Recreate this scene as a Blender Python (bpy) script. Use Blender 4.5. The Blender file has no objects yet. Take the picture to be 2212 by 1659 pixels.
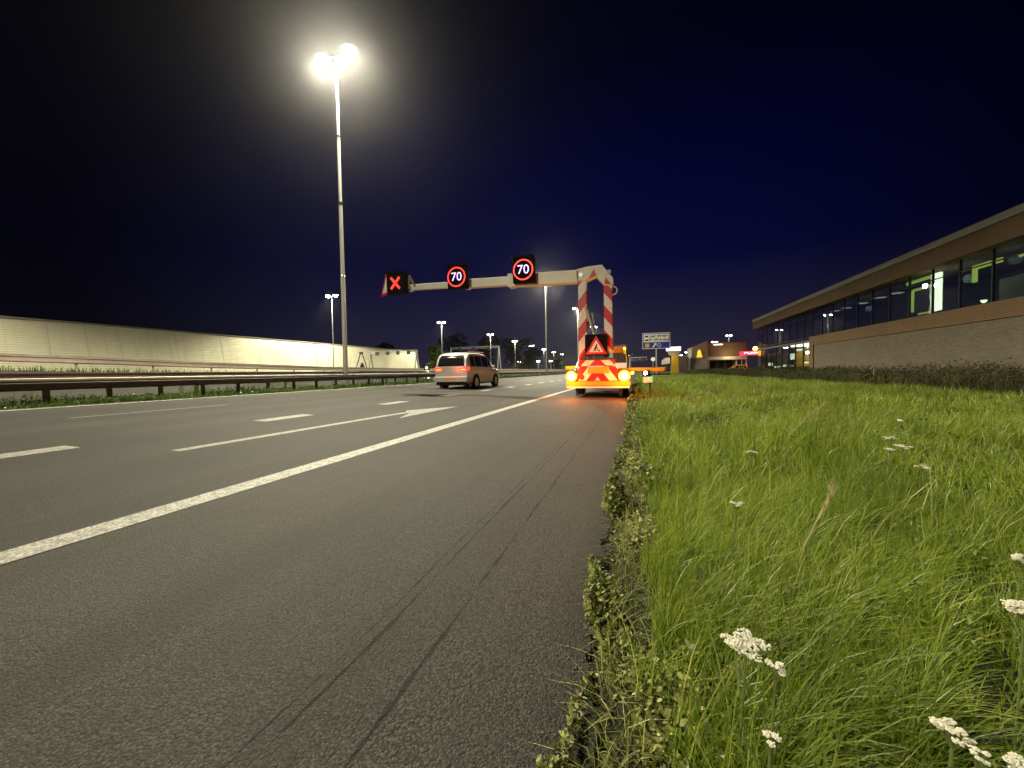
import bpy, bmesh, math, random
import numpy as np
from mathutils import Vector, Matrix

random.seed(7)
rng = np.random.default_rng(7)
R = math.radians
scene = bpy.context.scene
COL = scene.collection

# ------------------------------------------------------------------ camera
cd = bpy.data.cameras.new('camera')
cam = bpy.data.objects.new('camera', cd)
COL.objects.link(cam)
cd.sensor_width = 36.0
cd.lens = 36.0 * 833.0 / 2212.0
cd.clip_start = 0.05
cd.clip_end = 6000
yaw, pitch, roll = R(17.93), R(-1.79), R(0.96)
fw = Vector((-math.sin(yaw) * math.cos(pitch), math.cos(yaw) * math.cos(pitch), math.sin(pitch)))
r0 = Vector((math.cos(yaw), math.sin(yaw), 0))
u0 = r0.cross(fw)
rt = r0 * math.cos(roll) - u0 * math.sin(roll)
up = u0 * math.cos(roll) + r0 * math.sin(roll)
cam.matrix_world = Matrix(((rt.x, up.x, -fw.x, 0), (rt.y, up.y, -fw.y, 0), (rt.z, up.z, -fw.z, 1.0), (0, 0, 0, 1)))
scene.camera = cam

# ------------------------------------------------------------------ world: deep night sky with a city glow low down
world = bpy.data.worlds.new('World')
scene.world = world
world.use_nodes = True
wt = world.node_tree
wt.nodes.clear()
def wn(t): return wt.nodes.new(t)
tc = wn('ShaderNodeTexCoord')
sx = wn('ShaderNodeSeparateXYZ'); wt.links.new(tc.outputs['Generated'], sx.inputs[0])
ramp = wn('ShaderNodeValToRGB')
wt.links.new(sx.outputs['Z'], ramp.inputs[0])
els = ramp.color_ramp.elements
els[0].position = 0.0; els[0].color = (0.0220, 0.0190, 0.0330, 1)
els[1].position = 1.0; els[1].color = (0.0002, 0.0002, 0.0008, 1)
for p, c in ((0.10, (0.0130, 0.0125, 0.0350, 1)), (0.25, (0.0024, 0.0028, 0.0310, 1)), (0.45, (0.0008, 0.0012, 0.0240, 1)), (0.62, (0.0004, 0.0006, 0.0095, 1))):
    e = els.new(p); e.color = c
dot = wn('ShaderNodeVectorMath'); dot.operation = 'DOT_PRODUCT'
dot.inputs[1].default_value = (-0.20, 0.975, 0.10)
wt.links.new(tc.outputs['Generated'], dot.inputs[0])
mr = wn('ShaderNodeMapRange'); mr.inputs[1].default_value = 0.55; mr.inputs[2].default_value = 1.0
mr.inputs[3].default_value = 0.12; mr.inputs[4].default_value = 1.0
mr.interpolation_type = 'SMOOTHSTEP'
wt.links.new(dot.outputs['Value'], mr.inputs[0])
bg = wn('ShaderNodeBackground'); wt.links.new(ramp.outputs[0], bg.inputs[0]); wt.links.new(mr.outputs[0], bg.inputs[1])
sky = wn('ShaderNodeTexSky'); sky.sky_type = 'NISHITA'; sky.sun_disc = False
sky.sun_elevation = R(-9); sky.sun_rotation = R(-18)
bg2 = wn('ShaderNodeBackground'); bg2.inputs[1].default_value = 0.05
wt.links.new(sky.outputs[0], bg2.inputs[0])
add = wn('ShaderNodeAddShader'); wt.links.new(bg.outputs[0], add.inputs[0]); wt.links.new(bg2.outputs[0], add.inputs[1])
wo = wn('ShaderNodeOutputWorld'); wt.links.new(add.outputs[0], wo.inputs[0])

scene.view_settings.view_transform = 'Standard'
scene.view_settings.look = 'None'
scene.view_settings.exposure = 0.0
scene.view_settings.gamma = 1.0
scene.render.engine = 'CYCLES'
cy = scene.cycles
cy.use_denoising = True
cy.max_bounces = 6
cy.diffuse_bounces = 4
cy.glossy_bounces = 3
cy.transmission_bounces = 4
cy.transparent_max_bounces = 12
cy.volume_bounces = 0
cy.sample_clamp_indirect = 3.0
cy.caustics_reflective = False
cy.caustics_refractive = False

LAMP_W = 24000.0      # each roadside luminaire

# ------------------------------------------------------------------ materials
def mat(name, col, rough=.6, metal=0., var=.18, scale=6., bump=0., bscale=60., emit=None, es=0., trans=None):
    m = bpy.data.materials.new(name); m.use_nodes = True
    nt = m.node_tree; n = nt.nodes; b = n['Principled BSDF']
    b.inputs['Roughness'].default_value = rough
    b.inputs['Metallic'].default_value = metal
    t = n.new('ShaderNodeTexCoord')
    if emit:
        b.inputs['Base Color'].default_value = (*col, 1)
        b.inputs['Emission Color'].default_value = (*emit, 1)
        b.inputs['Emission Strength'].default_value = es
        m.cycles.emission_sampling = 'NONE'
        return m
    ns = n.new('ShaderNodeTexNoise'); ns.inputs['Scale'].default_value = scale
    ns.inputs['Detail'].default_value = 5; ns.inputs['Roughness'].default_value = .65
    nt.links.new(t.outputs['Object'], ns.inputs['Vector'])
    mx = n.new('ShaderNodeMix'); mx.data_type = 'RGBA'
    mx.inputs[6].default_value = (*[c * (1 - var) for c in col], 1)
    mx.inputs[7].default_value = (*[min(1, c * (1 + var)) for c in col], 1)
    nt.links.new(ns.outputs['Fac'], mx.inputs[0]); nt.links.new(mx.outputs[2], b.inputs['Base Color'])
    if bump:
        n2 = n.new('ShaderNodeTexNoise'); n2.inputs['Scale'].default_value = bscale; n2.inputs['Detail'].default_value = 4
        nt.links.new(t.outputs['Object'], n2.inputs['Vector'])
        bp = n.new('ShaderNodeBump'); bp.inputs['Strength'].default_value = bump; bp.inputs['Distance'].default_value = .01
        nt.links.new(n2.outputs['Fac'], bp.inputs['Height']); nt.links.new(bp.outputs[0], b.inputs['Normal'])
    return m

class NT:
    """small helper to write node graphs"""
    def __init__(s, m):
        m.use_nodes = True
        s.nt = m.node_tree; s.b = s.nt.nodes['Principled BSDF']; s.out = s.nt.nodes['Material Output']
        s.tc = s.nt.nodes.new('ShaderNodeTexCoord')
    def set(s, sock, v):
        if hasattr(v, 'is_output') or isinstance(v, bpy.types.NodeSocket): s.nt.links.new(v, sock)
        else: sock.default_value = v
    def math(s, op, a, b=None, clamp=False):
        k = s.nt.nodes.new('ShaderNodeMath'); k.operation = op; k.use_clamp = clamp
        s.set(k.inputs[0], a)
        if b is not None: s.set(k.inputs[1], b)
        return k.outputs[0]
    def noise(s, scale, detail=4, vec=None, rough=.6):
        k = s.nt.nodes.new('ShaderNodeTexNoise'); k.inputs['Scale'].default_value = scale
        k.inputs['Detail'].default_value = detail; k.inputs['Roughness'].default_value = rough
        s.nt.links.new(vec or s.tc.outputs['Object'], k.inputs['Vector'])
        return k.outputs['Fac']
    def vor(s, scale, vec=None):
        k = s.nt.nodes.new('ShaderNodeTexVoronoi'); k.inputs['Scale'].default_value = scale
        s.nt.links.new(vec or s.tc.outputs['Object'], k.inputs['Vector'])
        return k.outputs
    def xyz(s):
        k = s.nt.nodes.new('ShaderNodeSeparateXYZ'); s.nt.links.new(s.tc.outputs['Object'], k.inputs[0]); return k.outputs
    def mapping(s, scale):
        k = s.nt.nodes.new('ShaderNodeMapping'); k.inputs['Scale'].default_value = scale
        s.nt.links.new(s.tc.outputs['Object'], k.inputs['Vector']); return k.outputs[0]
    def mix(s, f, a, b):
        k = s.nt.nodes.new('ShaderNodeMix'); k.data_type = 'RGBA'
        s.set(k.inputs[0], f)
        s.set(k.inputs[6], (*a, 1) if isinstance(a, tuple) else a); s.set(k.inputs[7], (*b, 1) if isinstance(b, tuple) else b)
        return k.outputs[2]
    def rampf(s, f, lo, hi):
        k = s.nt.nodes.new('ShaderNodeMapRange'); s.set(k.inputs[0], f)
        k.inputs[1].default_value = lo; k.inputs[2].default_value = hi; return k.outputs[0]
    def bump(s, h, strength, dist=.01):
        k = s.nt.nodes.new('ShaderNodeBump'); k.inputs['Strength'].default_value = strength; k.inputs['Distance'].default_value = dist
        s.nt.links.new(h, k.inputs['Height']); s.nt.links.new(k.outputs[0], s.b.inputs['Normal'])
    def color(s, c): s.set(s.b.inputs['Base Color'], c)
    def rough(s, v): s.set(s.b.inputs['Roughness'], v)

def asphalt():
    m = bpy.data.materials.new('porous_asphalt'); k = NT(m)
    x, y, z = k.xyz()
    fine = k.noise(62, 3, None, .75); mid = k.noise(9, 4); st = k.vor(135); oil = k.noise(1.7, 5); big = k.noise(.35, 3)
    streak = k.noise(1.0, 3, k.mapping((2.6, .05, 1)))
    spots = k.vor(120)
    c = k.mix(k.rampf(fine, .32, .70), (.026, .0238, .0205), (.120, .113, .100))
    sc_ = k.nt.nodes.new('ShaderNodeSeparateColor'); k.nt.links.new(st['Color'], sc_.inputs[0])
    c = k.mix(.62, c, k.mix(k.math('POWER', sc_.outputs[0], 1.6), (.019, .0178, .015), (.150, .143, .126)))
    c = k.mix(k.math('MULTIPLY', k.rampf(st['Distance'], .42, .72), .85), c, (.010, .009, .008))
    c = k.mix(k.math('MULTIPLY', k.rampf(mid, .3, .8), .35), c, (.052, .048, .042))
    c = k.mix(k.math('MULTIPLY', k.rampf(oil, .56, .72), .5), c, (.036, .033, .029))
    c = k.mix(k.math('MULTIPLY', k.rampf(big, .35, .75), .30), c, (.120, .115, .104))
    c = k.mix(k.math('MULTIPLY', k.rampf(streak, .40, .70), .30), c, (.045, .042, .038))
    # lanes: older, greyer surfacing with darker polished wheel tracks and an oily middle
    lane = k.math('LESS_THAN', x, -3.30)
    wave = k.math('ABSOLUTE', k.math('SINE', k.math('ADD', k.math('MULTIPLY', x, 1.78), k.math('MULTIPLY', k.noise(.5, 2), .5))))
    c = k.mix(k.math('MULTIPLY', lane, k.math('ADD', k.math('MULTIPLY', k.rampf(wave, .2, .95), .38), .12)), c, (.030, .0305, .029))
    shw = k.noise(1.0, 4, k.mapping((1.3, .11, 1)))
    c = k.mix(k.math('MULTIPLY', k.rampf(shw, .50, .66), .34), c, (.036, .032, .026))
    # bright chippings
    chip = k.math('LESS_THAN', spots['Distance'], .10)
    rare = k.math('GREATER_THAN', k.noise(41, 0), .70)
    c = k.mix(k.math('MULTIPLY', k.math('MULTIPLY', chip, rare), .8), c, (.42, .40, .36))
    # two worn paving seams along the shoulder
    wob = k.math('MULTIPLY', k.math('SUBTRACT', k.noise(1.1, 6, None, .7), .5), .06)
    for cx, w, off in ((-.93, .0055, 0.), (-.985, .003, 3.), (-.70, .005, 7.)):
        d = k.math('ABSOLUTE', k.math('SUBTRACT', k.math('ADD', x, wob), cx))
        brk = k.noise(1.0, 3, k.mapping((2, 1.3 + .25 * off, 1)))
        wid = k.math('MULTIPLY', k.math('MULTIPLY', k.math('POWER', k.rampf(brk, .28, .74), 1.4), k.rampf(k.noise(11, 3), .30, .62)), w * 4.4)
        line = k.math('MULTIPLY', k.math('LESS_THAN', d, wid), .90)
        c = k.mix(line, c, (.012, .011, .010))
    # dirt creeping in from the verge
    e = k.rampf(k.math('ADD', x, k.math('MULTIPLY', k.noise(3.5, 4), .22)), -.26, .02)
    c = k.mix(k.math('MULTIPLY', e, .85), c, (.018, .015, .011))
    k.color(c); k.rough(k.rampf(fine, 0, 1)); k.b.inputs['Roughness'].default_value = .8
    k.rough(k.math('ADD', k.math('MULTIPLY', fine, .3), .55))
    k.b.inputs['Specular IOR Level'].default_value = .18
    h = k.math('SUBTRACT', fine, k.math('MULTIPLY', st['Distance'], .6))
    k.bump(h, .75, .008)
    return m

def paint(name, v, lo, hi):
    m = bpy.data.materials.new(name); k = NT(m)
    fine = k.noise(70, 4); mid = k.noise(13, 4)
    w = k.rampf(k.math('ADD', fine, k.math('MULTIPLY', mid, .5)), lo, hi)
    k.color(k.mix(w, (v * .30, v * .285, v * .26), (v, v * .97, v * .89)))
    k.rough(.65); k.bump(fine, .6, .006)
    return m

def soil():
    m = bpy.data.materials.new('dark_soil_and_thatch'); k = NT(m)
    a = k.noise(24, 5); b = k.noise(1.3, 4)
    c = k.mix(a, (.010, .009, .006), (.034, .030, .018))
    c = k.mix(k.math('MULTIPLY', k.rampf(b, .4, .7), .7), c, (.026, .036, .010))
    k.color(c); k.rough(.95); k.bump(a, .8, .03)
    return m

def leafmat(name, cols, rough=.45, trans=.35):
    """blades / leaves: every mesh island gets its own shade"""
    m = bpy.data.materials.new(name); k = NT(m); n = k.nt.nodes
    g = n.new('ShaderNodeNewGeometry')
    r = n.new('ShaderNodeValToRGB'); r.color_ramp.interpolation = 'LINEAR'
    k.nt.links.new(g.outputs['Random Per Island'], r.inputs[0])
    e = r.color_ramp.elements
    e[0].color = (*cols[0], 1); e[1].color = (*cols[-1], 1)
    for i, c in enumerate(cols[1:-1]): q = e.new((i + 1) / (len(cols) - 1)); q.color = (*c, 1)
    big = k.noise(.9, 3); clump = k.noise(3.7, 3)
    c = k.mix(k.math('MULTIPLY', k.rampf(big, .45, .68), .75), r.outputs[0], tuple(v * .5 for v in cols[1]))
    c = k.mix(k.math('MULTIPLY', k.rampf(clump, .50, .75), .6), c, cols[-2])
    k.color(c); k.rough(rough)
    tr = n.new('ShaderNodeBsdfTranslucent'); k.nt.links.new(c, tr.inputs[0])
    mx = n.new('ShaderNodeMixShader'); mx.inputs[0].default_value = trans
    k.nt.links.new(k.b.outputs[0], mx.inputs[1]); k.nt.links.new(tr.outputs[0], mx.inputs[2]); k.nt.links.new(mx.outputs[0], k.out.inputs[0])
    return m

def stripes(name, px, pz, period, off=0., mirror=False, a=(.55, .012, .016), b=(.80, .80, .78), rough=.35):
    m = bpy.data.materials.new(name); k = NT(m)
    x, y, z = k.xyz()
    if mirror: x = k.math('ABSOLUTE', k.math('SUBTRACT', x, mirror if not isinstance(mirror, bool) else 0.))
    v = k.math('ADD', k.math('ADD', k.math('MULTIPLY', x, px), k.math('MULTIPLY', z, pz)), 50 * period + off)
    s = k.math('GREATER_THAN', k.math('FRACT', k.math('DIVIDE', v, period)), .5)
    dirt = k.noise(5, 5)
    c = k.mix(s, a, b)
    c = k.mix(k.math('MULTIPLY', k.rampf(dirt, .5, .8), .35), c, (.20, .16, .12))
    k.color(c); k.rough(rough)
    return m

def bricks(name, c1, c2, mortar, scale=1.0, w=.25, h=.075):
    m = bpy.data.materials.new(name); k = NT(m)
    x, y, z = k.xyz()
    cb = k.nt.nodes.new('ShaderNodeCombineXYZ')
    k.nt.links.new(k.math('ADD', x, y), cb.inputs[0]); k.nt.links.new(z, cb.inputs[1])
    bt = k.nt.nodes.new('ShaderNodeTexBrick'); bt.inputs['Scale'].default_value = scale
    bt.inputs['Brick Width'].default_value = w; bt.inputs['Row Height'].default_value = h
    bt.inputs['Mortar Size'].default_value = .008
    bt.inputs['Color1'].default_value = (*c1, 1); bt.inputs['Color2'].default_value = (*c2, 1); bt.inputs['Mortar'].default_value = (*mortar, 1)
    k.nt.links.new(cb.outputs[0], bt.inputs['Vector'])
    st = k.noise(.5, 5)
    c = k.mix(k.math('MULTIPLY', k.rampf(st, .45, .8), .4), bt.outputs['Color'], tuple(v * .55 for v in c1))
    k.color(c); k.rough(.85); k.bump(bt.outputs['Fac'], -.8, .01)
    return m

def slats(name, c1, c2, period, axis='z', rough=.75, metal=0.):
    m = bpy.data.materials.new(name); k = NT(m)
    x, y, z = k.xyz()
    v = {'x': x, 'y': y, 'z': z}[axis]
    f = k.math('FRACT', k.math('DIVIDE', k.math('ADD', v, 500 * period), period))
    groove = k.math('LESS_THAN', f, .14)
    n1 = k.noise(1.0, 4, k.mapping((.4, .16, 3.2))); n2 = k.noise(.22, 4)
    c = k.mix(n1, c1, c2)
    c = k.mix(k.math('MULTIPLY', k.rampf(n2, .4, .75), .30), c, tuple(q * .55 for q in c1))
    c = k.mix(k.math('MULTIPLY', groove, .55), c, tuple(q * .35 for q in c1))
    jf = k.math('FRACT', k.math('DIVIDE', k.math('ADD', y, 600), 3.0))
    c = k.mix(k.math('MULTIPLY', k.math('LESS_THAN', jf, .006), .45), c, tuple(q * .2 for q in c1))
    run = k.noise(1.0, 4, k.mapping((.3, 2.2, .12)))
    c = k.mix(k.math('MULTIPLY', k.rampf(run, .52, .78), .28), c, tuple(q * .45 for q in c1))
    k.color(c); k.rough(rough); k.b.inputs['Metallic'].default_value = metal
    k.bump(k.math('GREATER_THAN', f, .14), .7, .02)
    return m

def glassmat(name, tint=(.55, .62, .62), base=.06):
    m = bpy.data.materials.new(name); k = NT(m); n = k.nt.nodes
    tr = n.new('ShaderNodeBsdfTransparent'); tr.inputs[0].default_value = (*tint, 1)
    gl = n.new('ShaderNodeBsdfGlossy'); gl.inputs['Roughness'].default_value = .015; gl.inputs[0].default_value = (.9, .95, 1, 1)
    wv = k.noise(.55, 2)
    bp = n.new('ShaderNodeBump'); bp.inputs['Strength'].default_value = .05; bp.inputs['Distance'].default_value = .05
    k.nt.links.new(wv, bp.inputs['Height']); k.nt.links.new(bp.outputs[0], gl.inputs['Normal'])
    lw = n.new('ShaderNodeLayerWeight'); lw.inputs[0].default_value = .5
    mx = n.new('ShaderNodeMixShader'); k.nt.links.new(k.math('ADD', k.math('POWER', lw.outputs['Facing'], 2.6), base, True), mx.inputs[0])
    k.nt.links.new(tr.outputs[0], mx.inputs[1]); k.nt.links.new(gl.outputs[0], mx.inputs[2]); k.nt.links.new(mx.outputs[0], k.out.inputs[0])
    n.remove(k.b)
    return m

M = {}
M['asphalt'] = asphalt(); M['paint'] = paint('worn_road_paint', .56, .62, .90); M['oldpaint'] = paint('old_road_paint', .42, .64, .92); M['ghostpaint'] = paint('nearly_gone_road_paint', .24, .70, .95); M['soil'] = soil()
M['galv'] = mat('galvanised_steel', (.42, .42, .40), .42, .55, .22, 3, .15, 20)
M['pole'] = mat('grey_painted_pole', (.46, .45, .41), .42, .2, .2, 2.5)
M['railgrey'] = mat('weathered_zinc_rail', (.34, .335, .32), .5, .35, .3, 1.2, .2, 25)
M['shadedrail'] = mat('shade_darkened_rail', (.085, .078, .068), .6, .3, .35, 1.2, .2, 25)  # dark base colour stands in for shade on the unlit rail face
M['litrail'] = mat('light_brightened_zinc_rail', (.78, .77, .70), .5, .1, .12, 1.5)  # whitened base colour stands in for lamp light falling on this rail
M['rust'] = mat('rusty_rail', (.24, .19, .155), .7, .2, .35, 1.5, .2, 25)
M['black'] = mat('matt_black_housing', (.006, .006, .0065), .85, 0, .2)
M['black'].node_tree.nodes['Principled BSDF'].inputs['Specular IOR Level'].default_value = .15
M['darkgrey'] = mat('dark_grey_steel', (.05, .05, .05), .5, .3)
M['boom'] = mat('cream_white_boom_paint', (.86, .83, .70), .4, 0, .14, 2.5)
M['yellow'] = mat('yellow_vehicle_paint', (.62, .40, .02), .4, 0, .2, 3)
M['orange'] = mat('orange_vehicle_paint', (.60, .16, .015), .4, 0, .2, 3)
M['tyre'] = mat('tyre_rubber', (.016, .016, .016), .85, 0, .2, 20)
M['rim'] = mat('wheel_rim', (.38, .38, .38), .35, .8)
M['silver'] = mat('silver_car_paint', (.60, .60, .60), .32, .25, .06, 2)
M['carglass'] = mat('dark_car_glass', (.012, .013, .015), .06)
M['chrome'] = mat('bright_trim', (.6, .6, .6), .2, .9)
M['white'] = mat('white_paint', (.78, .77, .74), .5)
M['red'] = mat('red_reflective_sheet', (.58, .014, .018), .35)
M['signwhite'] = mat('white_sign_sheet', (.92, .89, .84), .4, 0, .06)
M['signblue'] = mat('blue_sign_sheet', (.015, .03, .38), .4)
M['signyel'] = mat('yellow_sign_sheet', (.80, .42, .01), .4)
M['plate'] = mat('yellow_number_plate', (.75, .42, .03), .4)
M['bowl'] = mat('lit_lamp_bowl', (.9, .9, .8), .3, emit=(1, .92, .66), es=70)
M['bowlw'] = mat('lit_white_lamp_bowl', (.9, .9, .9), .3, emit=(.92, 1, .92), es=38)
M['amber'] = mat('lit_amber_lens', (.9, .5, .1), .3, emit=(1, .36, .02), es=60)
M['amberhalo'] = mat('painted_amber_halo', (.9, .4, .05), .3, emit=(1, .22, .005), es=2.6)
M['amberdim'] = mat('lit_amber_marker', (.9, .5, .1), .3, emit=(1, .40, .03), es=9)
M['tail'] = mat('lit_red_tail_light', (.5, .02, .02), .3, emit=(1, .03, .02), es=3.2)
M['taily'] = mat('lit_amber_turn_light', (.8, .4, .05), .3, emit=(1, .42, .06), es=3.0)
M['ledred'] = mat('lit_red_led', (.3, .02, .02), .4, emit=(1, .035, .02), es=2.2)
M['ledwhite'] = mat('lit_white_led', (.6, .6, .8), .4, emit=(.70, .52, 1), es=1.5)
M['headlamp'] = mat('lit_headlamp', (.9, .9, .9), .3, emit=(1, .92, .85), es=7)
M['greenled'] = mat('lit_green_lamp', (.1, .6, .4), .3, emit=(.02, .55, .28), es=1.2)
M['roomlight'] = mat('lit_room_light', (.9, .9, .7), .4, emit=(.72, .86, .12), es=1.25)
M['roomwhite'] = mat('lit_room_panel', (.9, .9, .8), .4, emit=(1, .98, .66), es=5)
M['roomdim'] = mat('dim_ceiling_light', (.8, .8, .7), .4, emit=(1, .93, .62), es=.9)
M['shoplight'] = mat('lit_shop_panel', (.9, .7, .1), .4, emit=(1, .66, .02), es=1.1)
M['neonred'] = mat('lit_red_neon', (.7, .03, .05), .4, emit=(1, .02, .06), es=3.0)
M['neonwhite'] = mat('lit_white_neon', (.9, .9, .9), .4, emit=(1, .8, .75), es=3)
M['fascia'] = slats('wood_tone_fascia_cladding', (.21, .13, .07), (.30, .19, .105), .12)
M['spandrel'] = slats('orange_brown_cladding', (.20, .120, .062), (.28, .168, .085), .16)
M['cap'] = mat('pale_metal_roof_edge', (.44, .41, .35), .5, .2, .12, 1.5)
M['roofmetal'] = mat('grey_standing_seam_roof', (.26, .25, .22), .6, .2, .2, 1)
M['brick'] = bricks('pale_grey_brick', (.25, .21, .15), (.185, .158, .112), (.07, .062, .048), 1, .42, .11)
M['mull'] = mat('black_window_frame', (.012, .013, .014), .4, .3)
M['glass'] = glassmat('office_glass', base=.10)
M['interior'] = mat('dim_interior_wall', (.16, .16, .15), .8)
M['greyclad'] = mat('grey_cladding', (.33, .30, .27), .6, 0, .12, 1.2)
M['brownclad'] = slats('brown_cladding', (.26, .19, .11), (.33, .25, .15), .4)
M['noise_wall'] = slats('pale_slatted_noise_barrier', (.82, .79, .58), (.94, .91, .70), .24, rough=.55, metal=.25)
M['concrete'] = mat('concrete', (.40, .38, .34), .85, 0, .2, 3, .3, 30)
M['bark'] = mat('bark', (.10, .075, .05), .9, 0, .3, 8, .6, 25)
M['grit'] = mat('asphalt_grit', (.13, .12, .105), .9, 0, .5, 30)
M['sand'] = mat('median_gravel', (.34, .30, .23), .9, 0, .3, 8, .5, 40)
GREEN = [(.060, .100, .008), (.150, .240, .018), (.240, .345, .028), (.340, .430, .045), (.56, .55, .16)]
M['grass'] = leafmat('long_verge_grass', GREEN, .46, .40)
M['weed'] = leafmat('verge_weeds', [(.03, .035, .010), (.09, .12, .022), (.17, .22, .035), (.26, .20, .08), (.36, .42, .10), (.60, .58, .20)], .55, .2)
M['herb'] = leafmat('meadow_herb_leaves', [(.05, .08, .012), (.10, .17, .02), (.15, .23, .035), (.20, .28, .06)], .75, .25)
M['medgrass'] = leafmat('median_weeds_mat', [(.035, .075, .010), (.06, .12, .015), (.09, .15, .02), (.14, .17, .04)])
M['brush'] = leafmat('dry_brush', [(.030, .032, .010), (.050, .055, .014), (.072, .078, .020), (.095, .080, .030)], .7, .2)
M['leaf'] = leafmat('tree_leaves', [(.07, .12, .02), (.12, .19, .035), (.17, .24, .05), (.24, .28, .09)])
M['darkleaf'] = leafmat('dark_tree_leaves', [(.015, .025, .010), (.025, .04, .014), (.035, .05, .018), (.045, .055, .02)])
M['petal'] = mat('cream_yarrow_florets', (.66, .63, .52), .7, 0, .18, 60)
M['stem'] = mat('green_stem', (.11, .14, .035), .6)
M['straw'] = mat('dry_straw', (.36, .30, .15), .7, 0, .25, 10)

# ------------------------------------------------------------------ mesh helpers
class MB:
    def __init__(s): s.v = []; s.f = []; s.mi = []
    def add(s, vs, fs, mi=0):
        o = len(s.v); s.v.extend([tuple(p) for p in vs]); s.f.extend([tuple(i + o for i in f) for f in fs]); s.mi.extend([mi] * len(fs)); return s
    def box(s, x0, x1, y0, y1, z0, z1, mi=0):
        return s.add([(x0, y0, z0), (x1, y0, z0), (x1, y1, z0), (x0, y1, z0), (x0, y0, z1), (x1, y0, z1), (x1, y1, z1), (x0, y1, z1)],
                     [(0, 3, 2, 1), (4, 5, 6, 7), (0, 1, 5, 4), (1, 2, 6, 5), (2, 3, 7, 6), (3, 0, 4, 7)], mi)
    def bar(s, p, q, w, h=None, upv=(0, 0, 1), mi=0):
        p, q = Vector(p), Vector(q); h = h or w
        d = (q - p).normalized(); u = Vector(upv)
        if abs(d.dot(u)) > .98: u = Vector((0, 1, 0))
        a = d.cross(u).normalized() * w / 2; b = a.cross(d).normalized() * h / 2
        vs = [p - a - b, p + a - b, p + a + b, p - a + b, q - a - b, q + a - b, q + a + b, q - a + b]
        return s.add(vs, [(0, 1, 2, 3), (7, 6, 5, 4), (0, 4, 5, 1), (1, 5, 6, 2), (2, 6, 7, 3), (3, 7, 4, 0)], mi)
    def tube(s, pts, rad, n=10, mi=0, cap=True):
        pts = [Vector(p) for p in pts]; rad = rad if isinstance(rad, (list, tuple)) else [rad] * len(pts)
        vs = []; fs = []
        for i, p in enumerate(pts):
            d = (pts[min(i + 1, len(pts) - 1)] - pts[max(i - 1, 0)]).normalized()
            u = Vector((0, 0, 1)) if abs(d.z) < .9 else Vector((0, 1, 0))
            a = d.cross(u).normalized(); b = a.cross(d).normalized()
            for k in range(n):
                t = 2 * math.pi * k / n
                vs.append(p + (a * math.cos(t) + b * math.sin(t)) * rad[i])
        for i in range(len(pts) - 1):
            for k in range(n):
                fs.append((i * n + k, i * n + (k + 1) % n, (i + 1) * n + (k + 1) % n, (i + 1) * n + k))
        if cap: fs.append(tuple(range(n))[::-1]); fs.append(tuple((len(pts) - 1) * n + k for k in range(n)))
        return s.add(vs, fs, mi)
    def prism(s, poly, axis, a0, a1, mi=0):
        """extrude a 2-D polygon along axis: 'y' takes (x,z), 'x' takes (y,z), 'z' takes (x,y)"""
        def P(p, a): return {'y': (p[0], a, p[1]), 'x': (a, p[0], p[1]), 'z': (p[0], p[1], a)}[axis]
        n = len(poly)
        vs = [P(p, a0) for p in poly] + [P(p, a1) for p in poly]
        fs = [tuple(range(n)), tuple(range(2 * n - 1, n - 1, -1))] + [(i, i + n, (i + 1) % n + n, (i + 1) % n) for i in range(n)]
        return s.add(vs, fs, mi)
    def ring(s, cx, cz, ro, ri, y0, y1, n=40, mi=0):
        vs = []; fs = []
        for k in range(n):
            t = 2 * math.pi * k / n; c, q = math.cos(t), math.sin(t)
            vs += [(cx + ro * c, y0, cz + ro * q), (cx + ri * c, y0, cz + ri * q), (cx + ro * c, y1, cz + ro * q), (cx + ri * c, y1, cz + ri * q)]
        for k in range(n):
            a, b = 4 * k, 4 * ((k + 1) % n)
            fs += [(a, b, b + 1, a + 1), (a + 2, a + 3, b + 3, b + 2), (a, a + 2, b + 2, b), (a + 1, b + 1, b + 3, a + 3)]
        return s.add(vs, fs, mi)
    def dome(s, c, r, rz, n=14, m=5, down=True, mi=0):
        vs = []; fs = []
        for i in range(m + 1):
            t = math.pi / 2 * i / m
            for k in range(n):
                p = 2 * math.pi * k / n
                vs.append((c[0] + r * math.cos(t) * math.cos(p), c[1] + r * math.cos(t) * math.sin(p), c[2] + (-1 if down else 1) * rz * math.sin(t)))
        for i in range(m):
            for k in range(n): fs.append((i * n + k, i * n + (k + 1) % n, (i + 1) * n + (k + 1) % n, (i + 1) * n + k))
        fs.append(tuple(range(n)))
        return s.add(vs, fs, mi)
    def build(s, name, mats, parent=None, smooth=False, bevel=0):
        me = bpy.data.meshes.new(name); me.from_pydata(s.v, [], s.f); me.update()
        mats = mats if isinstance(mats, (list, tuple)) else [mats]
        for q in mats: me.materials.append(M[q] if isinstance(q, str) else q)
        if len(mats) > 1: me.polygons.foreach_set('material_index', s.mi)
        bm = bmesh.new(); bm.from_mesh(me); bmesh.ops.recalc_face_normals(bm, faces=bm.faces); bm.to_mesh(me); bm.free()
        if smooth:
            me.polygons.foreach_set('use_smooth', [True] * len(me.polygons))
            me.set_sharp_from_angle(angle=R(40))
        o = bpy.data.objects.new(name, me); COL.objects.link(o)
        if parent: o.parent = parent
        if bevel:
            b = o.modifiers.new('edge', 'BEVEL'); b.width = bevel; b.segments = 2; b.limit_method = 'ANGLE'
        return o

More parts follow.
